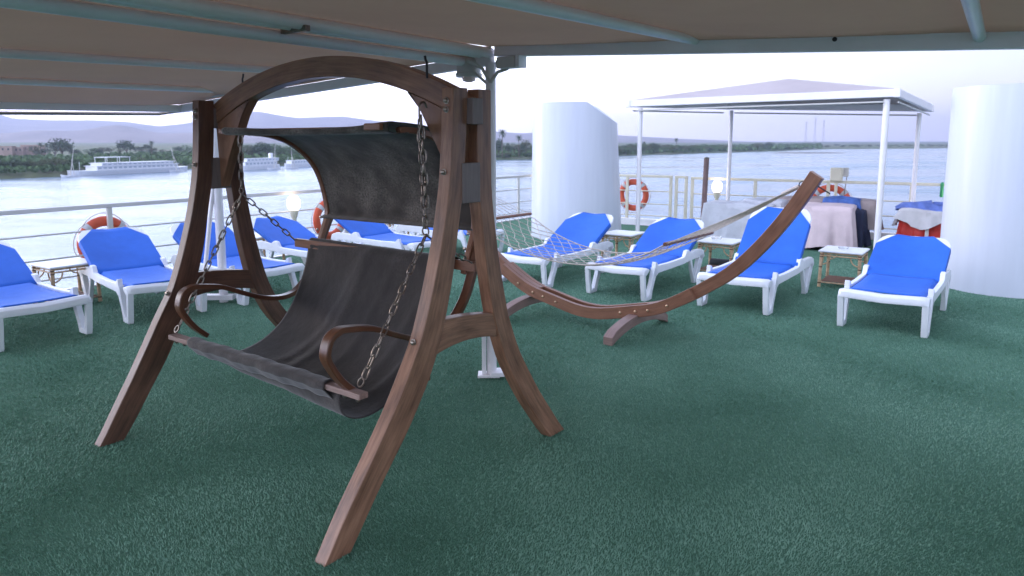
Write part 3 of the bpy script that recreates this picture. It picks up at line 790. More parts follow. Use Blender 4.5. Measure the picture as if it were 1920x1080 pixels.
# poles
def cyl(mb, a, b, r, n=16): return mb.tube([a, b], r, n)
pz = P0.z - .02
p1 = MB(); p1.tube([(Pp.x, Pp.y, 0.02), (Pp.x, Pp.y, pz)], .036, 18); p1.build('pole', M_white, aw, smooth=60)
p1 = MB(); p1.box((Pp.x - .055, Pp.y - .01, .18), (.03, .05, .34)); p1.box((Pp.x + .045, Pp.y - .02, .035), (.10, .13, .03)); p1.box((Pp.x - .02, Pp.y, .012), (.16, .12, .02)); p1.build('pole_foot', M_white, aw, smooth=0, bevel=.005)
p2b = gp(420, 566); p2t = Vector((-3.17, 7.3, Cz.z))
p1 = MB(); p1.tube([p2b, Vector((p2b.x, p2b.y, Cz.z - .03))], .045, 16); p1.build('pole', M_white, aw, smooth=60)
p1 = MB(); p1.tube([p2b + Vector((-.20, -.05, .1)), Vector((p2b.x - .02, p2b.y - .02, 1.35))], .022, 10); p1.box(p2b + Vector((-.05, -.02, .06)), (.34, .1, .05)); p1.build('pole_foot', M_white, aw, smooth=60)
# gusset straps at the pole head
g = MB(); 
for (a, b) in ((P0r + Vector((.02, 0, -.02)), onright(.35) + upz * 2.2),):
    pass
g.tube([Vector((Pp.x, Pp.y - .03, 2.1)), Vector((Pp.x + .05, Pp.y - .04, 2.17)), Vector((Pp.x + .12, Pp.y - .08, 2.19))], .012, 8)
g.tube([Vector((Pp.x, Pp.y - .03, 2.1)), Vector((Pp.x - .06, Pp.y - .02, 2.2)), Vector((Pp.x - .16, Pp.y - .02, 2.25))], .012, 8)
g.tube([Vector((Pp.x - .03, Pp.y, 2.10)), Vector((Pp.x - .12, Pp.y + .02, 2.18))], .010, 8)
g.build('conduit', M_railw, aw, smooth=60)
# clamps on ridge pipes
for t in (.32,):
    c = A_r.lerp(B_r, t); MB().box(c - upz * .03 + TD * .05, (.03, .2, .03), R(55)).build('pipe_clamp', M_steel, aw, bevel=.003)
# loudspeaker-like lamp and junction box at pole head
c = fix(*plan_at_px(Pp, TD, 880).xy, 131)
t = thing('deck_lamp', 'round white downward lamp hanging left of the awning pole head', 'lamp', c)
MB().lathe([(.02, .10), (.07, .085), (.085, .06), (.085, -.02), (.095, -.03), (.09, -.05), (.05, -.05)], (0, 0, 0), 20).build('lamp_body', M_railw, t, smooth=40)
MB().lathe([(.05, -.05), (.045, -.075), (.02, -.085)], (0, 0, 0), 14).build('lamp_glass', mat('lamp_glass', (.8, .6, .55), .3), t, smooth=40)
MB().tube([(0, 0, .1), (0, 0, .16)], .01, 6).build('hanger', M_steel, t)
c = fix(*onright(.17).xy, 118)
t = thing('junction_box', 'small grey junction box under the awning beam right of the pole head', 'junction box', c, R(-34))
MB().box((0, -.02, 0), (.15, .09, .075)).build('box_body', M_railw, t, smooth=0, bevel=.006)
MB().box((.095, -.02, .003), (.03, .095, .08)).build('box_cover', M_white, t, smooth=0, bevel=.004)
MB().tube([(-.07, 0, 0), (-.13, .02, .02), (-.17, .04, -.05)], .009, 8).build('cable', M_bolt, t)

# ------------------------------------------------------------------ swing frame
SO = Vector((-1.045, 3.96, 0)); SR = R(-37.2)
fr = thing('swing_frame', 'dark curved wooden swing frame with arched top standing on the turf', 'swing frame', SO, SR)
FZ = [0, .2, .4, .6, .8, 1.0, 1.2, 1.4, 1.6, 1.8, 1.945]
def sm(z): t = min(1, max(0, z / .7)); return t * t * (3 - 2 * t)
def yoff(side, z): return 0 if side > 0 else (-.03 - .10 * sm(z))
ff = lambda z: interp([-.1, 0, .176, .364, .556, .809, 1.028, 1.253, 1.494, 1.736, 1.945], [-.91, -.835, -.716, -.564, -.419, -.263, -.182, -.114, -.063, -.040, -.03], z)
fb = lambda z: interp([-.1, 0, .245, .433, .643, .827, 1.068, 1.291, 1.489, 1.737, 1.946], [-.78, -.70, -.507, -.34, -.198, -.115, -.044, -.003, .038, .06, .071], z)
ri = lambda z: interp([-.1, 0, .025, .3, .552, .831, 1.085, 1.458, 1.738, 1.95], [.88, .785, .757, .531, .365, .255, .201, .150, .140, .148], z)
ro = lambda z: interp([-.1, 0, .018, .325, .582, .807, 1.126, 1.452, 1.739, 1.943], [1.03, .93, .908, .658, .482, .379, .30, .246, .243, .244], z)
ZS = [i / 30 * 1.945 for i in range(31)]
def smoothed(f, z): return (f(z - .05) + f(z) + f(z + .05)) / 3 if .06 < z < 1.88 else f(z)
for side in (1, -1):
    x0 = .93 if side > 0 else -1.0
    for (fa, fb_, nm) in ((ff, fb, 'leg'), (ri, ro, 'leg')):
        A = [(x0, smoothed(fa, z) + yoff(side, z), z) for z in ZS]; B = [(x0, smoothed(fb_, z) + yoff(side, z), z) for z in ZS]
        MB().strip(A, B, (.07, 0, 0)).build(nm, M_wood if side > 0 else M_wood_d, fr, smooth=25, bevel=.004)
    # cross brace between the two legs of this side
    xb = .935 if side > 0 else -.995
    ys0 = fb(.74) - .03; ys1 = ri(.80) + .02
    A = []; B = []
    for i in range(13):
        t = i / 12; y = lerp(ys0, ys1, t) + yoff(side, .8); bow = 4 * t * (1 - t)
        A.append((xb, y, lerp(.875, .832, t) + bow * .012 + (.03 if side < 0 else 0))); B.append((xb, y, lerp(.715, .708, t) + bow * .03 + (.03 if side < 0 else 0)))
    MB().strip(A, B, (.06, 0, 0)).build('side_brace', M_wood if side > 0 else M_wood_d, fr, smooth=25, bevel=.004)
    # spacer blocks between the paired posts
    for (z0, z1, out_) in ((1.78, 1.90, .035), (1.41, 1.60, .004)):
        yo = yoff(side, 1.7); y0 = fb(z0) + .002; y1 = ri(z0) - .002
        mb = MB().box((side * (.965) + (out_ * side) / 2, (y0 + y1) / 2 + yo, (z0 + z1) / 2), (.07 + out_, y1 - y0, z1 - z0))
        mb.build('spacer_block', M_grey_wood, fr, smooth=0, bevel=.003)
    # bolts
    for z in (1.885, 1.845, 1.56, .80):
        xx = .962 * side; yy = smoothed(ff, z) + yoff(side, z)
        b = MB(); b.lathe([(.016, -.002), (.016, -.005), (.011, -.006), (.011, -.014), (.006, -.018), (.001, -.019)], (xx, yy, z), 14, 'Y')
        b.build('bolt', M_bolt, fr, smooth=40)
# arch
def yarch(x): return .012 + .065 * x / 1.0
NA = 36; A = []; B = []
for i in range(NA + 1):
    x = lerp(-.99, .99, i / NA)
    zo = 2.152 - 2.12 + math.sqrt(2.12 ** 2 - x * x); zi = 2.044 - 1.98 + math.sqrt(1.98 ** 2 - x * x)
    A.append((x, yarch(x), zo)); B.append((x, yarch(x), zi))
archm = MB().strip(A, B, (0, .076, 0)).build('arch', M_wood, fr, smooth=25, bevel=.004)
for side in (1, -1):
    pts = [(.62, 1.955), (.70, 1.845), (.775, 1.715), (.84, 1.60), (.93, 1.42)]
    pts = [(side * a, b) for a, b in pts]
    top = [(side * a, 2.044 - 1.98 + math.sqrt(1.98 ** 2 - a * a) - .002) for a in (.62, .70, .775, .86, .95)]
    Aa = [(a, yarch(a) + .006, b) for a, b in pts]; Bb = [(a, yarch(a) + .006, b) for a, b in top]
    MB().strip(Aa, Bb, (0, .062, 0)).build('corner_bracket', M_wood, fr, smooth=25, bevel=.003)
    # chain eye on bracket and hook end above the arch
    e = MB(); e.tube([(side * .77, .04, 2.0), (side * .77, .04, 2.075), (side * .763, .04, 2.085), (side * .758, .04, 2.105)], .006, 6)
    e.build('eye_bolt', M_black, fr)

# ------------------------------------------------------------------ hanging bench
be = thing('hanging_bench', 'charcoal cloth swing seat with bentwood arms hanging on chains', 'swing seat', SO, SR)
def bt(x): return -.035 - .055 * x / .72
arm = [(-.365, .575), (-.445, .65), (-.51, .75), (-.515, .80), (-.492, .85), (-.45, .872), (-.40, .874), (-.253, .848), (-.117, .79), (.027, .735), (.15, .715), (.25, .728), (.33, .78), (.415, .873), (.47, .98), (.50, 1.06), (.545, 1.15), (.585, 1.225)]
for side in (1, -1):
    x0 = side * .72 - .028
    path = catmull([(x0, y + .03 + bt(side * .72), z - .012) for y, z in arm], 4)
    MB().band(path, .028, (.056, 0, 0)).build('armrest', M_wood2, be, smooth=40, bevel=.005)
    hp = catmull([(side * .675 - .018, y + bt(side * .72) * .6 + .02, z) for y, z in [(.44, .98), (.49, 1.10), (.535, 1.22), (.525, 1.33), (.495, 1.437), (.445, 1.537), (.365, 1.622), (.25, 1.695), (.12, 1.735), (.0, 1.748), (-.03, 1.748)]], 4)
    if side > 0: hp = [p + Vector((0, 0, .016 * math.sin(PI * i / (len(hp) - 1)) ** .7 if 0 < i < len(hp) - 1 else 0)) for i, p in enumerate(hp)]
    MB().band(hp, .03, (.036, 0, 0)).build('hood_arm', M_hwood, be, smooth=40, bevel=.004)
    b = MB()
    for (y, z) in ((.52, 1.20), (.49, 1.12)): b.lathe([(.009, 0), (.009, -.008), (.003, -.01)], (side * .675, y - .02 + bt(side * .72) * .6, z), 10, 'Y')
    b.build('bolt', M_bolt, be)
# bars
MB().box((0, -.46, .572), (1.66, .055, .028)).build('front_bar', mat('weathered_bar', (.30, .20, .17), .6, noise=(30, .3), scale3=(.1, 1, 1)), be, smooth=0, bevel=.004)
MB().box((0, .385, 1.035), (1.56, .03, .055)).build('back_bar', M_hwood, be, smooth=0, bevel=.004)
MB().box((-.07, -.13, 1.758), (1.38, .026, .026)).build('hood_bar', M_hwood, be, smooth=0, bevel=.003)
MB().box((0, .10, .47), (1.36, .05, .028)).build('lower_bar', M_wood2, be, smooth=0, bevel=.003)
# seat sling
def seat():
    prof = catmull([(0, .415, 1.02), (0, .412, 1.066), (0, .387, 1.073), (0, .358, 1.04), (0, .352, .99), (0, .325, .89), (0, .26, .745), (0, .175, .62), (0, .085, .53), (0, -.02, .465), (0, -.14, .43), (0, -.27, .425), (0, -.38, .46), (0, -.425, .53), (0, -.428, .585), (0, -.46, .602), (0, -.495, .592), (0, -.50, .565), (0, -.485, .548), (0, -.44, .50)], 5)
    NX = 90; rows = []; rg = random.Random(2)
    ridges = [(rg.uniform(-.7, .7), rg.uniform(.25, .7), rg.uniform(.02, .055), rg.uniform(.005, .012)) for _ in range(7)]
    L = len(prof)
    for i, p in enumerate(prof):
        t = i / (L - 1); row = []
        for j in range(NX + 1):
            u = j / NX; x = lerp(-.645, .645, u)
            if t < .1: x *= .985
            if t > .72: x = lerp(-.60, .60, u)
            mid = math.sin(PI * min(1, max(0, (t - .08) / .66)))
            d_ = 0
            for (rx, sl, wd, am) in ridges:
                dx = (x - (rx - sl * (t - .3) * 1.3)); d_ += am * math.exp(-(dx / wd) ** 2) * (1 if .05 < t < .7 else 0) * mid
            d_ += .006 * math.sin(x * 9 + t * 6) * mid
            belly = -.035 * math.sin(PI * u) * mid * (1 if t > .35 else .3)
            rt = -.045 * max(0, (u - .6) / .4) * math.sin(PI * min(1, max(0, (t - .35) / .4)))    # right side hangs lower
            lf = +.02 * max(0, (.3 - u) / .3) * math.sin(PI * min(1, max(0, (t - .35) / .4)))
            y = p.y - d_ * .9 + (bt(x) + .02) * math.sin(PI * min(1, max(0, (t - .06) / .66))) ** .6
            z = p.z + d_ * .4 + belly + rt + lf
            if t >= .70:   # sleeve wrinkles
                wr = .0016 * math.sin(x * 47 + t * 20) + .002 * math.sin(x * 19 + 1)
                y += wr; z += wr * .8
            row.append((x, y, z))
        rows.append(row)
    MB().grid(rows).build('seat_cloth', M_seat, be, smooth=80, solid=.004)
seat()
def hood():
    prof = catmull([(0, .50, 1.195), (0, .548, 1.22), (0, .548, 1.27), (0, .54, 1.33), (0, .51, 1.437), (0, .46, 1.54), (0, .375, 1.635), (0, .26, 1.71), (0, .13, 1.752), (0, 0, 1.768), (0, -.10, 1.775), (0, -.14, 1.779), (0, -.158, 1.762), (0, -.142, 1.742), (0, -.09, 1.738), (0, -.02, 1.742)], 5)
    rows = []; L = len(prof); NX = 60
    for i, p in enumerate(prof):
        t = i / (L - 1); row = []
        for j in range(NX + 1):
            u = j / NX; hw = .70; x = lerp(-hw, hw, u)
            sag = -.018 * math.sin(PI * u) * math.sin(PI * t)
            q_ = min(1, max(0, (x - .42) / .25)); hump = .018 * q_ * q_ * (3 - 2 * q_) * math.sin(PI * min(1, max(0, (t - .12) / .8)))
            wr = .004 * math.sin(x * 13 + t * 9) + .003 * math.sin(x * 31 - t * 14) + .005 * math.sin(t * 26 + x * 2)
            row.append((x, p.y + bt(x) * max(0, .6 - .75 * t) + .012 * (1 - t) + wr * (1 - .6 * t), p.z + sag + hump + .02 * (u if t < .3 else 0)))
        rows.append(row)
    MB().grid(rows).build('hood_cloth', M_hood, be, smooth=80, solid=.004)
    k_ = MB(); k_.box((.615, -.168, 1.768), (.11, .03, .034)); k_.build('hood_clasp', M_hwood, be, smooth=0, bevel=.006)
hood()
# chains
def link_verts(c, t, u, L, W, r):
    v = t.cross(u); pts = []
    n_ = 14
    for i in range(n_):
        a = 2 * PI * i / n_; hx = math.cos(a); hy = math.sin(a)
        pts.append(c + t * ((L - W) / 2 * (1 if hx > 0 else -1) * min(1, abs(hx) * 2.2) + W / 2 * hx) + u * (W / 2 * hy))
    return pts
def ring(mb, pts, r, n=6):
    N = len(pts); vs = []; cen = sum(pts, Vector()) / N
    nrm = (pts[0] - cen).cross(pts[N // 4] - cen).normalized()
    for i, p in enumerate(pts):
        t = (pts[(i + 1) % N] - pts[i - 1]).normalized(); a = t.cross(nrm).normalized()
        for k_ in range(n):
            q = 2 * PI * k_ / n; vs.append(p + (a * math.cos(q) + nrm * math.sin(q)) * r)
    fs = [(i * n + k_, i * n + (k_ + 1) % n, ((i + 1) % N) * n + (k_ + 1) % n, ((i + 1) % N) * n + k_) for i in range(N) for k_ in range(n)]
    mb.add(vs, fs)
def chain(mb, a, b, pitch=.052, L=.064, W=.026, r=.0042, rot=.4):
    a = Vector(a); b = Vector(b); t = (b - a).normalized(); n_ = max(2, round((b - a).length / pitch))
    u0 = t.cross(Vector((0, 1, 0.3))).normalized(); v0 = t.cross(u0)
    for i in range(n_):
        c = a.lerp(b, (i + .5) / n_); an = rot + (PI / 2 if i % 2 else 0) + .15 * math.sin(i * 1.9)
        u = u0 * math.cos(an) + v0 * math.sin(an)
        ring(mb, link_verts(c, t, u, L, W, r), r)
ringL = Vector((-.765, -.007, 1.40)); ringR = Vector((.765, .018, 1.262))
topL = Vector((-.765, .0, 1.775)); topR = Vector((.765, -.012, 1.80))
for (rg_, tp, fx, bx, bz) in ((ringL, topL, -.785, -.765, 1.045), (ringR, topR, .785, .765, 1.05)):
    c = MB(); chain(c, tp, rg_ + upz * .02)
    c.tube(catmull([tp + Vector((0, .05, .06)), tp + Vector((0, .035, .085)), tp + Vector((0, .005, .075)), tp + Vector((0, .0, .03)), tp + Vector((0, .004, -.01))], 4), .005, 6)
    chain(c, tp + Vector((.012, .0, .02)), rg_ + Vector((.008, 0, .12)), rot=.9)
    c.build('upper_chain', M_steel, be, smooth=60)
    c = MB(); pts = [rg_ + Vector((math.cos(q) * .021, 0, math.sin(q) * .021)) for q in [2 * PI * i / 16 for i in range(16)]]; ring(c, pts, .0045); c.build('chain_ring', M_steel, be, smooth=60)
    fe = Vector((fx, -.455 + (.02 if fx > 0 else 0), .61))
    c = MB(); chain(c, rg_ - upz * .02, fe + (rg_ - fe).normalized() * .03); pts = [fe + Vector((math.cos(q) * .018, math.sin(q) * .01, math.sin(q) * .018 + .01)) for q in [2 * PI * i / 14 for i in range(14)]]; ring(c, pts, .005)
    c.build('front_chain', M_steel, be, smooth=60)
    re_ = Vector((bx, .375, bz))
    c = MB(); chain(c, rg_ - upz * .02, re_ + (rg_ - re_).normalized() * .02); c.build('rear_chain', M_steel, be, smooth=60)
b = MB()
for sx in (-1, 1):
    for dx in (.70, .79): b.lathe([(.004, .012), (.007, .004), (.012, 0), (.012, -.006), (.004, -.016)], (sx * dx, -.46, .55), 10)
b.build('nut', M_steel, be, smooth=40)

# ------------------------------------------------------------------ hammock stand and hammock
HA = Vector((math.sin(R(128)), math.cos(R(128)), 0)); HN = Vector((-HA.y, HA.x, 0)); HP = Vector((1.10, 6.30, 0)); HC = HP + HA * -.45
hs = thing('hammock_stand', 'red brown curved wooden hammock stand on two arched feet', 'hammock stand', HC, math.atan2(HA.y, HA.x))
od = [0, .12, .71, 1.0, 1.36, 1.6, 1.83, 1.99, 2.08]; oz = [.075, .078, .205, .36, .60, .85, 1.158, 1.43, 1.60]
def zo_(d): return interp(od, oz, abs(d))
def zsm(d): return sum(zo_(d + q * .05) for q in (-2, -1, 0, 1, 2)) / 5
def lam(s0, s1, y0, w_, th=.105, n_=28, m=M_hwood, nm='beam'):
    A = []; B = []
    for i in range(n_ + 1):
        d_ = lerp(s0, s1, i / n_); z = zsm(d_); sl = (zsm(d_ + .02) - zsm(d_ - .02)) / .04; nl = math.sqrt(1 + sl * sl)
        A.append((d_, y0, z)); B.append((d_ - sl / nl * th, y0, z + th / nl))
    return MB().strip(A, B, (0, w_, 0)).build(nm, m, hs, smooth=25, bevel=.004)
lam(-1.05, 1.05, -.085, .045); lam(-1.05, 1.05, .040, .045)
lam(.60, 1.985, -.036, .072); lam(-1.985, -.60, -.036, .072)
for s_ in (1, -1):
    A = []; B = []
    for i in range(17):
        t = i / 16; y = lerp(-.52, .52, t); z = .005 + .095 * (1 - (2 * t - 1) ** 2)
        if i in (0, 16): z = 0.0
        xf = (.48 if s_ > 0 else -.72) - .045; A.append((xf, y, z)); B.append((xf, y, z + .085 - (.015 if i in (0, 16) else 0)))
    MB().strip(A, B, (.09, 0, 0)).build('foot', wood('weathered_foot%d' % s_, (.20, .12, .10), (.33, .22, .19), .6), hs, smooth=25, bevel=.004)
    b = MB()
    for d_ in (.50, .62, .92 - .12, .35): 
        z = zsm(d_) + .055
        b.lathe([(.011, 0), (.011, -.008), (.004, -.013)], (s_ * d_, -.086, z), 10, 'Y')
    b.build('bolt', mat('brass_bolt%d' % s_, (.6, .42, .28), .3, .8), hs)
ham = thing('rope_hammock', 'open knotted rope hammock with wooden spreader bars slung from the stand', 'hammock', HC, math.atan2(HA.y, HA.x))
def net():
    U0, U1, Wd = -1.06, .95, .45
    def Sf(u, v):
        t = (u + 1) / 2
        d_ = lerp(U0, U1, t); s4 = 4 * t * (1 - t)
        ww = Wd * (1 - .10 * s4)
        z = lerp(.94, .895, t) - .285 * s4 ** .9 - .05 * (1 - v * v) * s4
        return Vector((d_, v * ww, z))
    mb = MB(); NV = 13; NU = 28
    def jit(i, j): 
        q = math.sin(i * 12.9898 + j * 78.233) * 43758.5; q -= math.floor(q); return (q - .5)
    def Pt(i, j):
        u = -1 + 2 * i / NU; v = -1 + 2 * j / (NV); 
        p = Sf(min(1, max(-1, u)), max(-1, min(1, v)))
        if 0 < i < NU and 0 < j < NV: p += Vector((jit(i, j) * .02, jit(j, i) * .02, jit(i + j, i) * .012))
        return p
    for i in range(NU):
        for j in range(NV + 1):
            if (i + j) % 2 == 0:
                for dj in (-1, 1):
                    if 0 <= j + dj <= NV: mb.tube([Pt(i, j), Pt(i + 1, j + dj)],   .0033, 4, cap=False)
                if j in (0, NV) : mb.tube([Pt(i, j), Pt(min(NU, i + 2), j)], .006, 5, cap=False)
    mb.build('net', M_rope, ham, smooth=0)
    for u, nm in ((-1, 0), (1, 1)):
        c = Sf(u, 0); m_ = MB().tube([(c.x, -.47, c.z + .0), (c.x, .47, c.z + .0)], .016, 10); m_.build('spreader_bar', M_hwood, ham, smooth=60)
        ringp = Vector((1.84, 0, 1.375)) if u > 0 else Vector((-1.84, 0, 1.375))
        rp = MB()
        for q in range(11):
            v = -1 + 2 * q / 10; s_ = Vector((c.x, v * .45, c.z)); mid = s_.lerp(ringp, .55) - upz * .012
            e_ = ringp + (s_ - ringp).normalized() * .05
            rp.tube([s_, mid, e_], .003, 4, cap=False)
        e0 = ringp + (Vector((c.x, 0, c.z)) - ringp).normalized() * .03; e1 = ringp + (Vector((c.x, 0, c.z)) - ringp).normalized() * .17
        rp.tube([e0, e1], .017, 8); rp.build('clew_ropes', M_rope, ham, smooth=0)
        rb = MB(); pts = [ringp + Vector((math.cos(a) * .027, .004, math.sin(a) * .027)) for a in [2 * PI * i / 16 for i in range(16)]]; ring(rb, pts, .004)
        sg = 1 if u > 0 else -1
        pts = [ringp + Vector((sg * .042 + math.cos(a) * .02, math.sin(a) * .012, .02 + math.sin(a) * .02)) for a in [2 * PI * i / 14 for i in range(14)]]; ring(rb, pts, .0045)
        rb.tube([ringp + Vector((sg * .05, 0, .03)), ringp + Vector((sg * .20, 0, -.06))], .005, 6)
        rb.build('hook_ring', M_black, ham, smooth=60)
net()

# ------------------------------------------------------------------ sun loungers
def lounger(label, angle=38):
    t = thing('sun_lounger', label, 'sun lounger')
    f = MB()
    W = .368
    # foot end cross rail: rounded
    secs = []
    prof = [(-.036, .340), (-.045, .31), (-.042, .285), (-.02, .282), (.02, .30), (.075, .338), (.06, .354), (-.005, .360)]
    for (y, dx, dz) in ((-W, .02, -.012), (-W + .03, .0, 0), (-W + .09, 0, .0), (0, 0, -.012), (W - .09, 0, 0), (W - .03, 0, 0), (W, .02, -.012)):
        secs.append([(x + dx, y, z + dz) for x, z in prof])
    vs = [p for s_ in secs for p in s_]; n_ = len(prof)
    fs = [(i * n_ + k_, i * n_ + (k_ + 1) % n_, (i + 1) * n_ + (k_ + 1) % n_, (i + 1) * n_ + k_) for i in range(len(secs) - 1) for k_ in range(n_)] + [tuple(range(n_)), tuple((len(secs) - 1) * n_ + k_ for k_ in range(n_))[::-1]]
    f.add(vs, fs)
    for s_ in (-1, 1):
        y0 = s_ * (W - .022) - .022
        # side rail with hump in front of the hinge and a rear hump
        top = [(.215, .30), (.235, .40), (.262, .392), (.30, .352), (.60, .345), (.95, .352), (1.0, .36), (1.04, .425), (1.10, .43), (1.16, .395), (1.32, .405), (1.46, .40), (1.55, .37), (1.58, .30)]
        bot = [(.195, .23), (.255, .24), (.275, .25), (.31, .268), (.60, .272), (.95, .278), (1.0, .28), (1.04, .285), (1.10, .29), (1.16, .295), (1.32, .30), (1.42, .30), (1.46, .28), (1.47, .25)]
        f.strip([(x, y0, z) for x, z in top], [(x, y0, z) for x, z in bot], (0, .044, 0))
    f.box((1.25, 0, .31), (.05, 2 * W - .07, .03)); f.box((.62, 0, .295), (.04, 2 * W - .07, .025))
    f.build('frame', M_wplastic, t, smooth=35, bevel=.004)
    for s_ in (-1, 1):
        y0 = s_ * (W - .026) - .026
        # front leg: open V
        l1 = MB()
        l1.strip([(-.04, y0, .30), (-.02, y0, .15), (.0, y0, .03), (.01, y0, .0)], [(.005, y0, .30), (.022, y0, .15), (.05, y0, .035), (.06, y0, .0)], (0, .052, 0))
        l1.strip([(.01, y0, .0), (.055, y0, .0), (.105, y0, .0), (.13, y0, .0)], [(.058, y0, .04), (.07, y0, .05), (.095, y0, .05), (.12, y0, .045)], (0, .051, 0))
        l1.strip([(.085, y0, .002), (.12, y0, .10), (.165, y0, .20), (.21, y0, .34)], [(.15, y0, .002), (.18, y0, .10), (.225, y0, .19), (.285, y0, .30)], (0, .05, 0))
        l1.build('leg', M_wplastic, t, smooth=35, bevel=.004)
        l2 = MB()
        l2.strip([(1.15, y0, .30), (1.20, y0, .18), (1.26, y0, .06), (1.29, y0, 0)], [(1.20, y0, .30), (1.245, y0, .19), (1.30, y0, .08), (1.35, y0, 0)], (0, .040, 0))
        l2.strip([(1.29, y0, 0), (1.33, y0, .10), (1.38, y0, .22), (1.44, y0, .33)], [(1.375, y0, 0), (1.43, y0, .10), (1.50, y0, .22), (1.56, y0, .33)], (0, .050, 0))
        l2.build('leg', M_wplastic, t, smooth=35, bevel=.004)
    # seat sling
    NX, NY = 14, 12; rows = []
    for i in range(NX + 1):
        x = lerp(.045, 1.0, i / NX); r_ = []
        for j in range(NY + 1):
            v = -1 + 2 * j / NY
            z = .352 + .010 * (1 - math.sin(PI * i / NX)) - .035 * (1 - v * v) * math.sin(PI * min(1, i / NX * .9 + .05)) + .0
            if abs(v) > .99: z -= .035
            r_.append((x, v * .325, z))
        rows.append(r_)
    MB().grid(rows).build('seat_sling', M_sling, t, smooth=60, solid=.01)
    # backrest, hinged
    a = R(angle); ca, sa = math.cos(a), math.sin(a); hx, hz = .99, .352
    def bp(u, v, wn): return (hx + u * ca - wn * sa, v, hz + u * sa + wn * ca)
    L = .80
    def plate(outline, w0, w1):
        n2 = len(outline); mb = MB()
        mb.add([bp(u, v, w0) for u, v in outline] + [bp(u, v, w1) for u, v in outline], [tuple(range(n2)), tuple(range(2 * n2 - 1, n2 - 1, -1))] + [(i, (i + 1) % n2, (i + 1) % n2 + n2, i + n2) for i in range(n2)])
        return mb
    hw = .345
    fo = [(.02, -hw), (L - .14, -hw), (L - .06, -hw + .03), (L - .01, -hw + .08), (L, -hw + .13), (L, hw - .13), (L - .01, hw - .08), (L - .06, hw - .03), (L - .14, hw), (.02, hw)]
    fm = plate(fo, -.045, -.012); fm.build('backrest_frame', M_wplastic, t, smooth=30, bevel=.008)
    # sling cloth on the backrest wraps round the side tubes; corners cut so the white frame shows
    hw2 = .350; so_ = [(-.02, -hw2), (L - .20, -hw2), (L - .03, -hw2 + .13), (L - .022, -hw2 + .16), (L - .022, hw2 - .16), (L - .03, hw2 - .13), (L - .20, hw2), (-.02, hw2)]
    rows = []
    for i, u in enumerate([-.015, .08, .2, .32, .44, L - .235, L - .22, L - .17, L - .12, L - .07, L - .016]):
        lim = hw2 if u < L - .22 else hw2 - .17 * (u - (L - .22)) / .198
        r_ = []
        for j, (q, wn) in enumerate([(1, -.05), (1.0, -.012), (.985, .004), (.9, .004), (.6, -.002), (.3, -.008), (0, -.011), (-.3, -.008), (-.6, -.002), (-.9, .004), (-.985, .004), (-1.0, -.012), (-1, -.05)]):
            wn2 = wn if lim >= hw2 - .001 or wn > -.03 else -.014
            r_.append(bp(u, q * lim, wn2 + (0 if i else -.004)))
        rows.append(r_)
    MB().grid(rows).build('back_sling', M_sling, t, smooth=60, solid=.005)
    st = MB()
    for s_ in (-1, 1):
        p = bp(.42, s_ * .25, -.05); st.tube([p, (1.42, s_ * .25, .34)], .012, 8)
    p = bp(.42, 0, -.05); st.tube([(1.42, -.27, .34), (1.42, .27, .34)], .011, 8)
    st.build('recline_strut', M_white, t, smooth=60)
    return t
RA = math.atan2(SD.y, SD.x); LA = math.atan2(TD.y, TD.x)
l38 = lounger('x', 29); l27 = lounger('x', 26); l50 = lounger('x', 48); l28 = lounger('x', 24)
GL = 'blue and white sun loungers on the deck'
spots = [
 (l27, (3.31, 6.30), RA - .04, 'front right blue sun lounger closest to the large right funnel'),
 (l50, (2.22, 7.13), RA - .05, 'blue sun lounger with the steepest raised backrest behind the hammock stand tip'),
 (l38, (1.13, 7.76), RA - .05, 'blue sun lounger behind the hammock net between two rattan tables'),
 (l38, (.10, 8.42), RA - .05, 'blue sun lounger in front of the near white funnel partly behind the net'),
 (l28, (-.35, 10.75), LA, 'farthest blue sun lounger left of the awning pole, seen above the swing seat back'),
 (l38, (-1.12, 9.75), LA, 'blue sun lounger seen between the swing hood and the swing seat back'),
 (l28, (-1.95, 8.85), LA, 'low reclined blue sun lounger seen behind the swing seat chain'),
 (l38, (-2.55, 7.62), LA - .08, 'blue sun lounger behind the left front leg of the swing frame'),
 (l38, (-3.33, 6.83), LA - .18, 'blue sun lounger in front of the left lifebuoy, right of the corner table'),
 (l38, (-3.95, 5.95), LA - .02, 'blue sun lounger cut by the left edge of the picture'),
]
used = set()
for (src, p, rz, lab) in spots:
    if id(src) in used: o = dup(src, (p[0], p[1], 0), rz, lab)
    else: o = src; used.add(id(src)); o.location = (p[0], p[1], 0); o.rotation_euler = (0, 0, rz)
    o['label'] = lab; o['group'] = GL

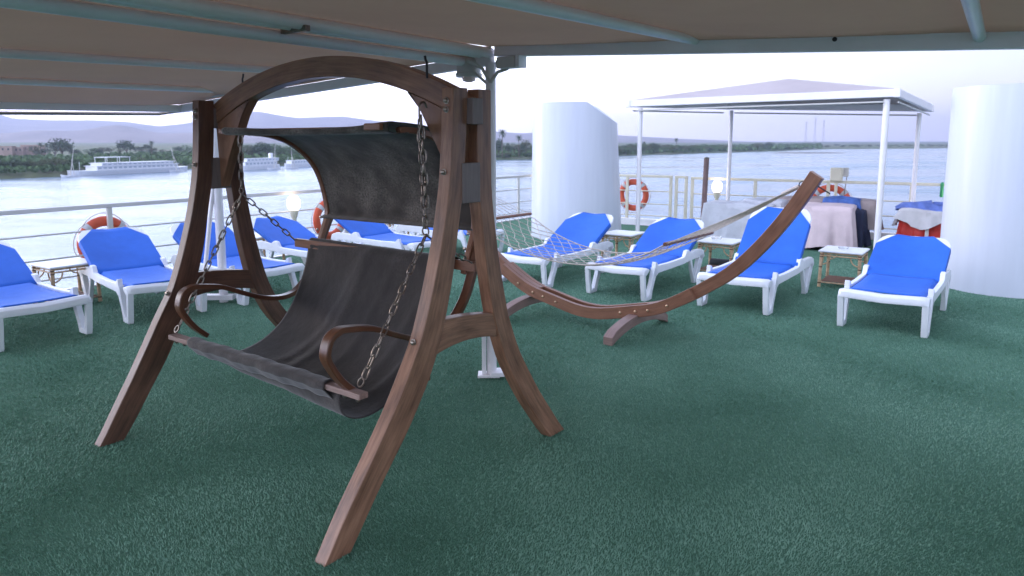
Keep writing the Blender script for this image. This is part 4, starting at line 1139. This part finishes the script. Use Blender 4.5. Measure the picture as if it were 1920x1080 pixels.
# ------------------------------------------------------------------ rattan side tables
def table():
    t = thing('side_table', 'x', 'side table')
    tp = MB(); tp.box((0, 0, .425), (.50, .48, .022)); tp.build('table_top', M_top, t, smooth=0, bevel=.01)
    ap = MB(); rim = MB()
    for s_ in (-1, 1):
        for z in (.402, .372):
            ap.tube([(-.215, s_ * .205, z), (.215, s_ * .205, z)], .009, 8); ap.tube([(s_ * .215, -.205, z), (s_ * .215, .205, z)], .009, 8)
        rim.tube([(-.215, s_ * .205, .055), (.215, s_ * .205, .055)], .008, 8); rim.tube([(s_ * .215, -.205, .055), (s_ * .215, .205, .055)], .008, 8)
    ap.build('apron', M_rattan, t, smooth=60); rim.build('shelf_rim', M_rattan, t, smooth=60)
    for sx in (-1, 1):
        for sy in (-1, 1):
            l_ = MB(); l_.tube([(sx * .225, sy * .215, 0), (sx * .215, sy * .205, .41)], .0185, 10)
            leg = l_.build('leg', M_rattan, t, smooth=60)
            bd = MB()
            for z in (.36, .39, .05, .24): bd.tube([(sx * lerp(.225, .215, z / .41), sy * lerp(.215, .205, z / .41), z - .006), (sx * lerp(.225, .215, z / .41), sy * lerp(.215, .205, z / .41), z + .006)], .0205, 10)
            bd.build('binding', M_rattan_d, leg, smooth=60)
    for s_ in (-1, 1):
        for q in (-1, 1):
            br = MB()
            br.tube([(q * (.21 - .09 * math.sin(a)), s_ * .205, .27 + .095 * (1 - math.cos(a))) for a in [PI / 2 * i / 6 for i in range(7)]], .008, 6)
            br.tube([(q * .215, s_ * (.20 - .09 * math.sin(a)), .27 + .095 * (1 - math.cos(a))) for a in [PI / 2 * i / 6 for i in range(7)]], .008, 6)
            br.build('corner_arc', M_rattan, t, smooth=60)
    sh = MB()
    for i in range(9):
        y = lerp(-.18, .18, i / 8); sh.tube([(-.21, y, .062), (.21, y, .062)], .006, 5)
        x = lerp(-.19, .19, i / 8); sh.tube([(x, -.2, .070), (x, .2, .070)], .006, 5)
    sh.build('lattice_shelf', mat('shelf_cane', (.26, .15, .11), .6), t, smooth=60)
    return t
tb = table(); tb['group'] = 'white topped rattan side tables'
tspots = [((3.93, 8.42), 'rattan side table with white top and lattice shelf between the two right loungers'), ((2.70, 9.22), 'rattan side table with a glass ashtray on its white top'),
          ((1.56, 10.0), 'rattan side table seen through the hammock net against the funnel'), ((-2.05, 12.0), 'white topped rattan table seen under the swing hood'),
          ((-3.45, 9.75), 'rattan table seen inside the left side of the swing frame'), ((-4.72, 7.50), 'rattan side table at the left rail between two loungers')]
for i, (p, lab) in enumerate(tspots):
    o = tb if i == 0 else dup(tb, (p[0], p[1], 0), RA, lab)
    o.location = (p[0], p[1], 0); o.rotation_euler = (0, 0, RA); o['label'] = lab
M_glass = mat('clear_glass', (.9, .93, .95), .08, trans=.9)
g = MB().lathe([(.0, 0), (.06, 0), (.072, .035), (.066, .035), (.055, .01), (0.0, .01)], (0, 0, 0), 20)
o = g.build('ashtray', M_glass, smooth=40); o.location = (2.66, 9.28, .437); tag(o, 'round clear glass ashtray on the rattan table top', 'ashtray')
g = MB().lathe([(.0, 0), (.05, 0), (.06, .02), (.052, .02), (.045, .008), (0.0, .008)], (0, 0, 0), 20)
o = g.build('ashtray', M_glass, smooth=40); o.location = (3.93, 8.45, .437); tag(o, 'shallow glass ashtray on the table with the lattice shelf', 'ashtray')

# ------------------------------------------------------------------ funnels
def funnel(label, c, r0, r1, H_, rz, cut, lean=0):
    n_ = 72; rows = []
    zs = [0, .03, .1, .5, 1.0, 1.5, 1.9]
    t = thing('funnel', label, 'funnel', (c[0], c[1], 0), rz)
    mb = MB()
    def ztop(x): return H_ - max(0, (x - cut)) * .78
    NZ = 14
    for j in range(NZ + 1):
        row = []
        for i in range(n_):
            a = 2 * PI * i / n_
            f = j / NZ; 
            rr = r0; x = math.cos(a) * rr; y = math.sin(a) * rr
            rt = lerp(r0, r1, 1); xt = math.cos(a) * rt + lean
            zt = ztop(xt); z = zt * f
            rf = lerp(r0, r1, z / H_)
            row.append((math.cos(a) * rf + lean * z / H_, math.sin(a) * rf, z))
        rows.append(row)
    vs = [p for r_ in rows for p in r_]
    fs = [(j * n_ + i, j * n_ + (i + 1) % n_, (j + 1) * n_ + (i + 1) % n_, (j + 1) * n_ + i) for j in range(NZ) for i in range(n_)]
    mb.add(vs, fs)
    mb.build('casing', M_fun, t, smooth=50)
    # recessed cap
    cp = MB(); top = rows[-1]; ctr = (lean, 0)
    inn_ = [(lerp(p[0], ctr[0], .06), lerp(p[1], 0, .06), p[2]) for p in top]; low = [(q[0], q[1], q[2] - .12) for q in inn_]
    cp.add(top + inn_ + low, [(i, (i + 1) % n_, (i + 1) % n_ + n_, i + n_) for i in range(n_)] + [(i + n_, (i + 1) % n_ + n_, (i + 1) % n_ + 2 * n_, i + 2 * n_) for i in range(n_)] + [tuple(range(2 * n_, 3 * n_))])
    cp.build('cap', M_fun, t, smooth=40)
    return t
funnel('tall white painted funnel with a sloping cut top behind the hammock net', (1.17, 13.0), .82, .74, 2.36, R(-12), .24, -.06)
funnel('large white cylindrical funnel standing at the right edge of the picture', (5.76, 8.32), .66, .655, 2.31, R(-40), .35, 0)

# ------------------------------------------------------------------ railings
def railing(name, label, a, b, m, posts, hs, r_top=.026, flat=False):
    a = Vector(a); b = Vector(b); t = thing(name, label, 'railing', a, math.atan2((b - a).y, (b - a).x)); L = (b - a).length
    for i, z in enumerate(hs):
        mb = MB()
        if i == 0:
            mb.box((L / 2, 0, z), (L, .055, .05)); mb.build('top_rail', m, t, smooth=0, bevel=.006)
        else:
            mb.tube([(0, 0, z), (L, 0, z)], .011, 8); mb.build('lower_rail', m, t, smooth=60)
    for p in posts:
        MB().box((p, 0, hs[0] / 2 + .035), (.058, .038, hs[0] - .02 - .07)).build('post', m, t, smooth=0, bevel=.004)
    return t
def along(a, b, px):
    a = Vector(a); d_ = (Vector(b) - a).normalized(); q = plan_at_px(a, d_, px); return (q - a).length
Lp = [along(L0, LC, px) for px in (195, 645, 972)]
step = 2.6
railing('deck_railing', 'pale painted railing along the left side of the deck above the water', L0, LC, M_railw, [Lp[0] - 2 * step, Lp[0] - step, Lp[0], (Lp[0] + Lp[1]) / 2, Lp[1], Lp[2] - (Lp[2] - Lp[1]) / 2, Lp[2]], (.94, .66, .38, .15))
R1 = plan_at_px(R0_, (RC - R0_).normalized(), 1263); R2 = plan_at_px(R0_, (RC - R0_).normalized(), 1268); R3 = plan_at_px(R0_, (RC - R0_).normalized(), 1292); R4 = plan_at_px(R0_, (RC - R0_).normalized(), 1298)
dR = (RC - R0_).normalized()
railing('deck_railing', 'cream railing section with an orange lifebuoy right of the near funnel', R0_, R1, M_cream, [.03, along(R0_, RC, 1178), (R1 - R0_).length - .03], (1.0, .70, .44, .20))
railing('rail_gate', 'narrow cream railing gate between paired posts', R2, R3, M_cream, [.03, (R3 - R2).length - .03], (1.0, .70, .44))
railing('deck_railing', 'cream railing behind the gazebo and the covered furniture on the right', R4, RC, M_cream, [.03] + [along(R4, RC, px) for px in (1420, 1558, 1716)] + [along(R4, RC, 1716) + 1.7], (.985, .68, .42, .20))

# lifebuoys
def lifebuoy(label, c, rz, tilt=0, R0=.31):
    t = thing('lifebuoy', label, 'lifebuoy', c, rz, 'orange lifebuoys on the railings')
    n_, m_ = 48, 14; vs = []; fs = []
    for i in range(n_):
        a = 2 * PI * i / n_
        for j in range(m_):
            b_ = 2 * PI * j / m_; rr = R0 + .062 * math.cos(b_); vs.append((math.cos(a) * rr, .05 * math.sin(b_), math.sin(a) * rr))
    fs = [(i * m_ + j, i * m_ + (j + 1) % m_, ((i + 1) % n_) * m_ + (j + 1) % m_, ((i + 1) % n_) * m_ + j) for i in range(n_) for j in range(m_)]
    MB().add(vs, fs).build('ring', M_orange, t, smooth=60)
    for q in range(4):
        a0 = PI / 4 + q * PI / 2; vs = []
        for i in range(5):
            a = a0 + (i - 2) * .055
            for j in range(m_):
                b_ = 2 * PI * j / m_; rr = R0 + .065 * math.cos(b_); vs.append((math.cos(a) * rr, .053 * math.sin(b_), math.sin(a) * rr))
        MB().add(vs, [(i * m_ + j, i * m_ + (j + 1) % m_, (i + 1) * m_ + (j + 1) % m_, (i + 1) * m_ + j) for i in range(4) for j in range(m_)]).build('reflective_band', M_band, t, smooth=60)
    rp = MB()
    for q in range(4):
        a0 = PI / 4 + q * PI / 2; pts = []
        for i in range(9):
            a = a0 + i / 8 * PI / 2; rr = R0 + .07 + .03 * math.sin(PI * i / 8); pts.append((math.cos(a) * rr, 0, math.sin(a) * rr))
        rp.tube(pts, .006, 5)
    rp.build('grab_rope', M_rope, t)
    return t
dL = (LC - L0).normalized(); nL = Vector((-dL.y, dL.x, 0)); angL = math.atan2(dL.y, dL.x); angR = math.atan2(dR.y, dR.x); nR = Vector((-dR.y, dR.x, 0))
def on_rail(a, b, px): return plan_at_px(Vector(a), (Vector(b) - Vector(a)).normalized(), px)
c = on_rail(L0, LC, 186) - nL * -.09; c = on_rail(L0, LC, 190) + nL * .09; lifebuoy('orange lifebuoy hung outside the left railing behind a lounger back', (c.x, c.y, .49), angL, R0=.26)
c = on_rail(L0, LC, 606) - nL * .09; lifebuoy('orange lifebuoy on the railing seen just left of the swing hood arm', (c.x, c.y, .49), angL, R0=.26)
c = on_rail(R0_, RC, 1187) + nR * .09; lifebuoy('orange lifebuoy on the cream railing beside the near funnel', (c.x, c.y, .60), angR, R0=.27)
c = on_rail(R4, RC, 1561) + nR * .09; lifebuoy('orange lifebuoy behind the brown sheet near the hammock stand tip', (c.x, c.y, .56), angR)

# globe lamps on the railings
M_globe = mat('lit_globe', (.95, .9, .8), .4, emit=((1.0, .84, .60), 2.2))
def globe(label, c, z0, s=1.0):
    t = thing('rail_lamp', label, 'lamp', c, 0, 'lit globe lamps along the railing')
    MB().lathe([(.035, .10), (.035, z0 - .12), (.05, z0 - .10), (.065, z0 - .03), (.07, z0 - .0)], (0, 0, 0), 14).build('stem', M_cream, t, smooth=40)
    MB().lathe([(.055, z0), (.085, z0 + .03), (.095, z0 + .09), (.09, z0 + .15), (.06, z0 + .2), (.02, z0 + .215)], (0, 0, 0), 20).build('globe', M_globe, t, smooth=60)
    ld = bpy.data.lights.new('bulb', 'POINT'); ld.energy = 0.45; ld.color = (1, .62, .32); ld.shadow_soft_size = .1
    lo = bpy.data.objects.new('bulb', ld); COL.objects.link(lo); lo.parent = t; lo.location = (0, 0, z0 + .32)
c = on_rail(L0, LC, 536) - nL * .12; globe('lit globe lamp at the left railing seen inside the swing frame', (c.x, c.y, 0), .69)
c = on_rail(L0, LC, 1003) - nL * .12; globe('lit globe lamp just peeping out left of the near funnel', (c.x, c.y, 0), .69)
c = on_rail(R4, RC, 1351) - nR * .12; globe('lit globe lamp at the cream railing beside the rear left gazebo post', (c.x, c.y, 0), .74)
c = on_rail(R4, RC, 1797) - nR * .12; globe('lit globe lamp at the railing next to the large right funnel', (c.x, c.y, 0), .70)

# cream fixture box on the right railing
c = on_rail(R4, RC, 1573)
t = thing('rail_fixture', 'cream equipment box standing above the right railing near the stand tip', 'equipment box', (c.x, c.y, 0), angR)
MB().box((0, -.04, .50), (.05, .04, .96)).build('post', M_cream, t, smooth=0, bevel=.004)
MB().box((0, -.06, 1.12), (.20, .12, .24)).build('housing', M_cream, t, smooth=0, bevel=.02)
MB().box((.14, .03, 1.16), (.09, .05, .16)).build('bracket', M_railw, t, smooth=0, bevel=.01)
MB().tube([(.16, .03, 1.1), (.13, .03, .75)], .008, 6).build('rod', M_steel, t)
# brown post near the grey tarp
c = gp(1316, 447)
t = thing('wooden_post', 'slim dark brown upright post at the left end of the grey tarpaulin', 'post', c, .2)
MB().tube([(0, 0, 0), (.02, 0, .7), (.035, .0, 1.40)], .045, 12).build('shaft', wood('post_wood', (.13, .08, .075), (.22, .14, .13), .7), t, smooth=60)
MB().lathe([(.046, 0), (.05, .012), (.03, .03), (.0, .035)], (.035, 0, 1.395), 12).build('cap', M_bolt, t)

# ------------------------------------------------------------------ gazebo
gz = thing('gazebo', 'white metal gazebo with a low pitched fabric roof behind the loungers', 'gazebo', (0, 0, 0))
NRp = Vector((5.35, 10.45, 0)); NLp = Vector((2.24, 12.75, 0)); RLp = Vector((4.10, 13.65, 0)); RRp = Vector((6.72, 12.05, 0))
tops = {}
for key, p, py, r_ in (('NR', NRp, 186, .045), ('NL', NLp, 203, .04), ('RL', RLp, 207, .036), ('RR', RRp, 212, .036)):
    z = fix(p.x, p.y, py).z; tops[key] = Vector((p.x, p.y, z))
    MB().tube([(p.x, p.y, 0), (p.x, p.y, z)], r_, 16).build('post', M_white, gz, smooth=60)
cn = (tops['NR'] + tops['NL'] + tops['RL'] + tops['RR']) / 4
def outw(k_, f=1.08, dz=0): v = tops[k_] - cn; return Vector((cn.x + v.x * f, cn.y + v.y * f, tops[k_].z + dz))
O = {k_: outw(k_, 1.085, .02) for k_ in tops}
order = ['NL', 'NR', 'RR', 'RL']
def gbeam(name, a, b, hgt, wid, m=M_white):
    t = (b - a).normalized(); side = t.cross(upz).normalized(); up = side.cross(t); mb = MB()
    c_ = [side * sx * wid / 2 + up * sz * hgt / 2 for sx, sz in ((-1, -1), (1, -1), (1, 1), (-1, 1))]
    mb.add([a + q for q in c_] + [b + q for q in c_], [(0, 1, 2, 3), (4, 7, 6, 5), (0, 4, 5, 1), (1, 5, 6, 2), (2, 6, 7, 3), (3, 7, 4, 0)])
    return mb.build(name, m, gz, smooth=0, bevel=.008)
for i in range(4):
    a, b = O[order[i]], O[order[(i + 1) % 4]]
    tt = (b - a).normalized()
    gbeam('roof_beam', a + upz * .06 - tt * .02, b + upz * .06 + tt * .02, .11 + .003 * i, .055)
    MB().tube([a.lerp(b, .04) - upz * .06, a.lerp(b, .96) - upz * .06], .013, 8).build('curtain_pipe', M_railw, gz, smooth=60)
for k_ in order: MB().box(O[k_] + upz * .06, (.085, .085, .125), R(-34)).build('corner_cap', M_white, gz, smooth=0, bevel=.008)
apex = cn + upz * (.16); 
az_ = fix(cn.x, cn.y, 148).z
apex = Vector((cn.x, cn.y, az_)); M_roof = mat('gazebo_canvas', (.46, .40, .40), .9, noise=(1, .08))
rf = MB()
rows_pts = []
for i in range(4):
    a, b = O[order[i]] + upz * .115, O[order[(i + 1) % 4]] + upz * .115
    N_ = 10
    for s_ in range(N_):
        r1_ = [a.lerp(apex, s_ / N_), b.lerp(apex, s_ / N_)]; r2_ = [a.lerp(apex, (s_ + 1) / N_), b.lerp(apex, (s_ + 1) / N_)]
        rf.add([r1_[0], r1_[1], r2_[1], r2_[0]], [(0, 1, 2, 3)])
rf.build('roof', M_roof, gz, smooth=0, solid=.006)

# ------------------------------------------------------------------ covered furniture heaps at the right railing
def drape(c, dims, rz, seed, m, name, parent, flare=.05, n=26, hem=.03, sag=.02, botz=0.02):
    """cloth dropped over a block: top + four falling sides with folds"""
    rg = random.Random(seed); L, W, H_ = dims; ph = [rg.random() * 6 for _ in range(8)]
    per = []
    def rrect(hx, hy, r_, N_):
        pts = []
        for (sx, sy, a0) in ((1, 1, 0), (-1, 1, PI / 2), (-1, -1, PI), (1, -1, 3 * PI / 2)):
            for k_ in range(N_):
                a = a0 + PI / 2 * k_ / (N_ - 1); pts.append((sx * (hx - r_) + math.cos(a) * r_, sy * (hy - r_) + math.sin(a) * r_))
        # densify
        out_ = []
        for i in range(len(pts)):
            p, q = pts[i], pts[(i + 1) % len(pts)]; d_ = math.hypot(p[0] - q[0], p[1] - q[1]); k2 = max(1, int(d_ / .04))
            for s_ in range(k2): out_.append((lerp(p[0], q[0], s_ / k2), lerp(p[1], q[1], s_ / k2)))
        return out_
    base = rrect(L / 2, W / 2, .05, 5); N_ = len(base)
    rows = []
    levels = [(0.0, .985), (.0, 1.0), (.03, 1.0), (.15, 1.0), (.3, 1.0), (.5, 1.0), (.7, 1.0), (.85, 1), (1.0, 1)]
    # top rings
    for f in (.05, .3, .55, .8, .93):
        rows.append([(x * f, y * f, H_ + sag * (math.sin(x * 7 + ph[0]) * math.sin(y * 9 + ph[1])) + .02 * (1 - f)) for x, y in base])
    for j in range(9):
        t = j / 8; row = []
        for i, (x, y) in enumerate(base):
            s_ = i / N_ * 2 * PI
            fold = (math.sin(s_ * 9 + ph[2]) + .6 * math.sin(s_ * 17 + ph[3]) + .4 * math.sin(s_ * 31 + ph[4])) * .036 * t
            l_ = math.hypot(x, y); sc_ = 1 + (flare * t + fold) / l_
            zz = lerp(H_ - .01, botz + hem * (math.sin(s_ * 5 + ph[5]) + 1), t)
            row.append((x * sc_, y * sc_, zz))
        rows.append(row)
    vs = [p for r_ in rows for p in r_]; m_ = len(rows)
    fs = [(j * N_ + i, j * N_ + (i + 1) % N_, (j + 1) * N_ + (i + 1) % N_, (j + 1) * N_ + i) for j in range(m_ - 1) for i in range(N_)] + [tuple(range(N_))]
    o = MB().add(vs, fs).build(name, m, parent, smooth=70)
    o.location = c; o.rotation_euler = (0, 0, rz); return o
t = thing('covered_furniture', 'low block of stored furniture under a grey tarpaulin beside the brown post', 'covered furniture', (3.88, 12.1, 0), angR)
drape((0, 0, 0), (1.12, .75, .68), 0, 1, M_tarp, 'tarpaulin', t)
drape((.35, .15, .0), (.65, .5, .74), 0, 4, M_tarp, 'upper_fold', t, botz=.5, flare=.02)
t = thing('covered_furniture', 'stored furniture under a pale pink dust sheet behind the side table', 'covered furniture', (4.93, 11.45, 0), angR)
drape((0, 0, 0), (.98, .62, .70), 0, 2, M_pink, 'dust_sheet', t)
o = drape((5.2, 11.98, 0), (1.6, .55, .76), angR, 3, M_brown, 'brown_sheet', None, botz=.25)
tag(o, 'long brown sheet over a heap between the pink sheet and the railing', 'sheet')
o = drape((5.38, 11.70, 0.0), (.55, .34, .79), angR, 7, M_bcloth, 'blue_towel', None, botz=.45, sag=.03)
tag(o, 'crumpled blue cloth thrown over the brown sheet by the gazebo post', 'cloth')
o = drape((5.52, 11.42, 0), (.22, .5, .62), angR, 9, M_navy, 'dark_cover', None, botz=.03)
tag(o, 'dark navy cloth hanging at the right end of the pink sheet', 'cloth')
t = thing('covered_furniture', 'red mattress heap under a pale sheet beside the large right funnel', 'covered furniture', (6.62, 11.15, 0), angR)
drape((0, 0, 0), (.98, .62, .60), 0, 5, M_redc, 'red_cover', t, flare=.02)
drape((0, 0, 0), (1.04, .68, .66), 0, 6, M_beige, 'pale_sheet', t, botz=.36, hem=.08)
MB().box((-.12, -.36, .32), (.05, .02, .62)).build('strap', M_beige, t, smooth=0, bevel=.005)
o = drape((6.55, 11.2, 0.0), (.85, .5, .735), angR, 12, mat('violet_blue_cloth', (.13, .19, .50), .8, noise=(8, .3), bump=(12, .8, .03)), 'blue_bundle', None, botz=.62, sag=.04, flare=.05)
tag(o, 'bright blue bundle of cloth on top of the pale sheet by the right funnel', 'cloth')
c = on_rail(R4, RC, 1773)
o = MB().lathe([(.02, .78), (.028, .80), (.025, .95), (.03, 1.0), (.012, 1.03)], (0, 0, 0), 12).build('green_bottle', M_green, smooth=40); o.location = c - nR * .06 
tag(o, 'thin green plastic tube tied upright to the right railing', 'tube')
# black rollers
for (px, py, z, lab) in ((1521, 446, .15, 'black cylindrical roll lying against the pink dust sheet'), (1350, 495, .08, 'black roll on the turf behind the table with the ashtray')):
    c = gp(px, py, z)
    o = MB().lathe([(.02, -.13), (.06, -.13), (.075, -.115), (.075, .115), (.06, .13), (.02, .13)], (0, 0, 0), 20, 'X').build('black_roll', M_black, smooth=40)
    if z > .1: c.z = .075; c = gp(px, 458, .075)
    o.location = (c.x, c.y, .076); o.rotation_euler = (0, 0, angR); tag(o, lab, 'roll')

# ------------------------------------------------------------------ haze
HAZE = 0.0002
if HAZE > 0:
    hz = MB().box((0, 1700, 101), (11000, 9600, 232))
    hm = bpy.data.materials.new('haze_air'); hm.use_nodes = True; nn = hm.node_tree.nodes; nn.remove(nn['Principled BSDF'])
    pv = nn.new('ShaderNodeVolumePrincipled'); pv.inputs['Color'].default_value = (.66, .73, 1, 1); pv.inputs['Density'].default_value = HAZE; pv.inputs['Anisotropy'].default_value = .3
    hm.node_tree.links.new(pv.outputs[0], nn['Material Output'].inputs['Volume'])
    o = hz.build('haze', hm, smooth=0); tag(o, 'pale lavender evening haze over the river', 'haze', kind='stuff')
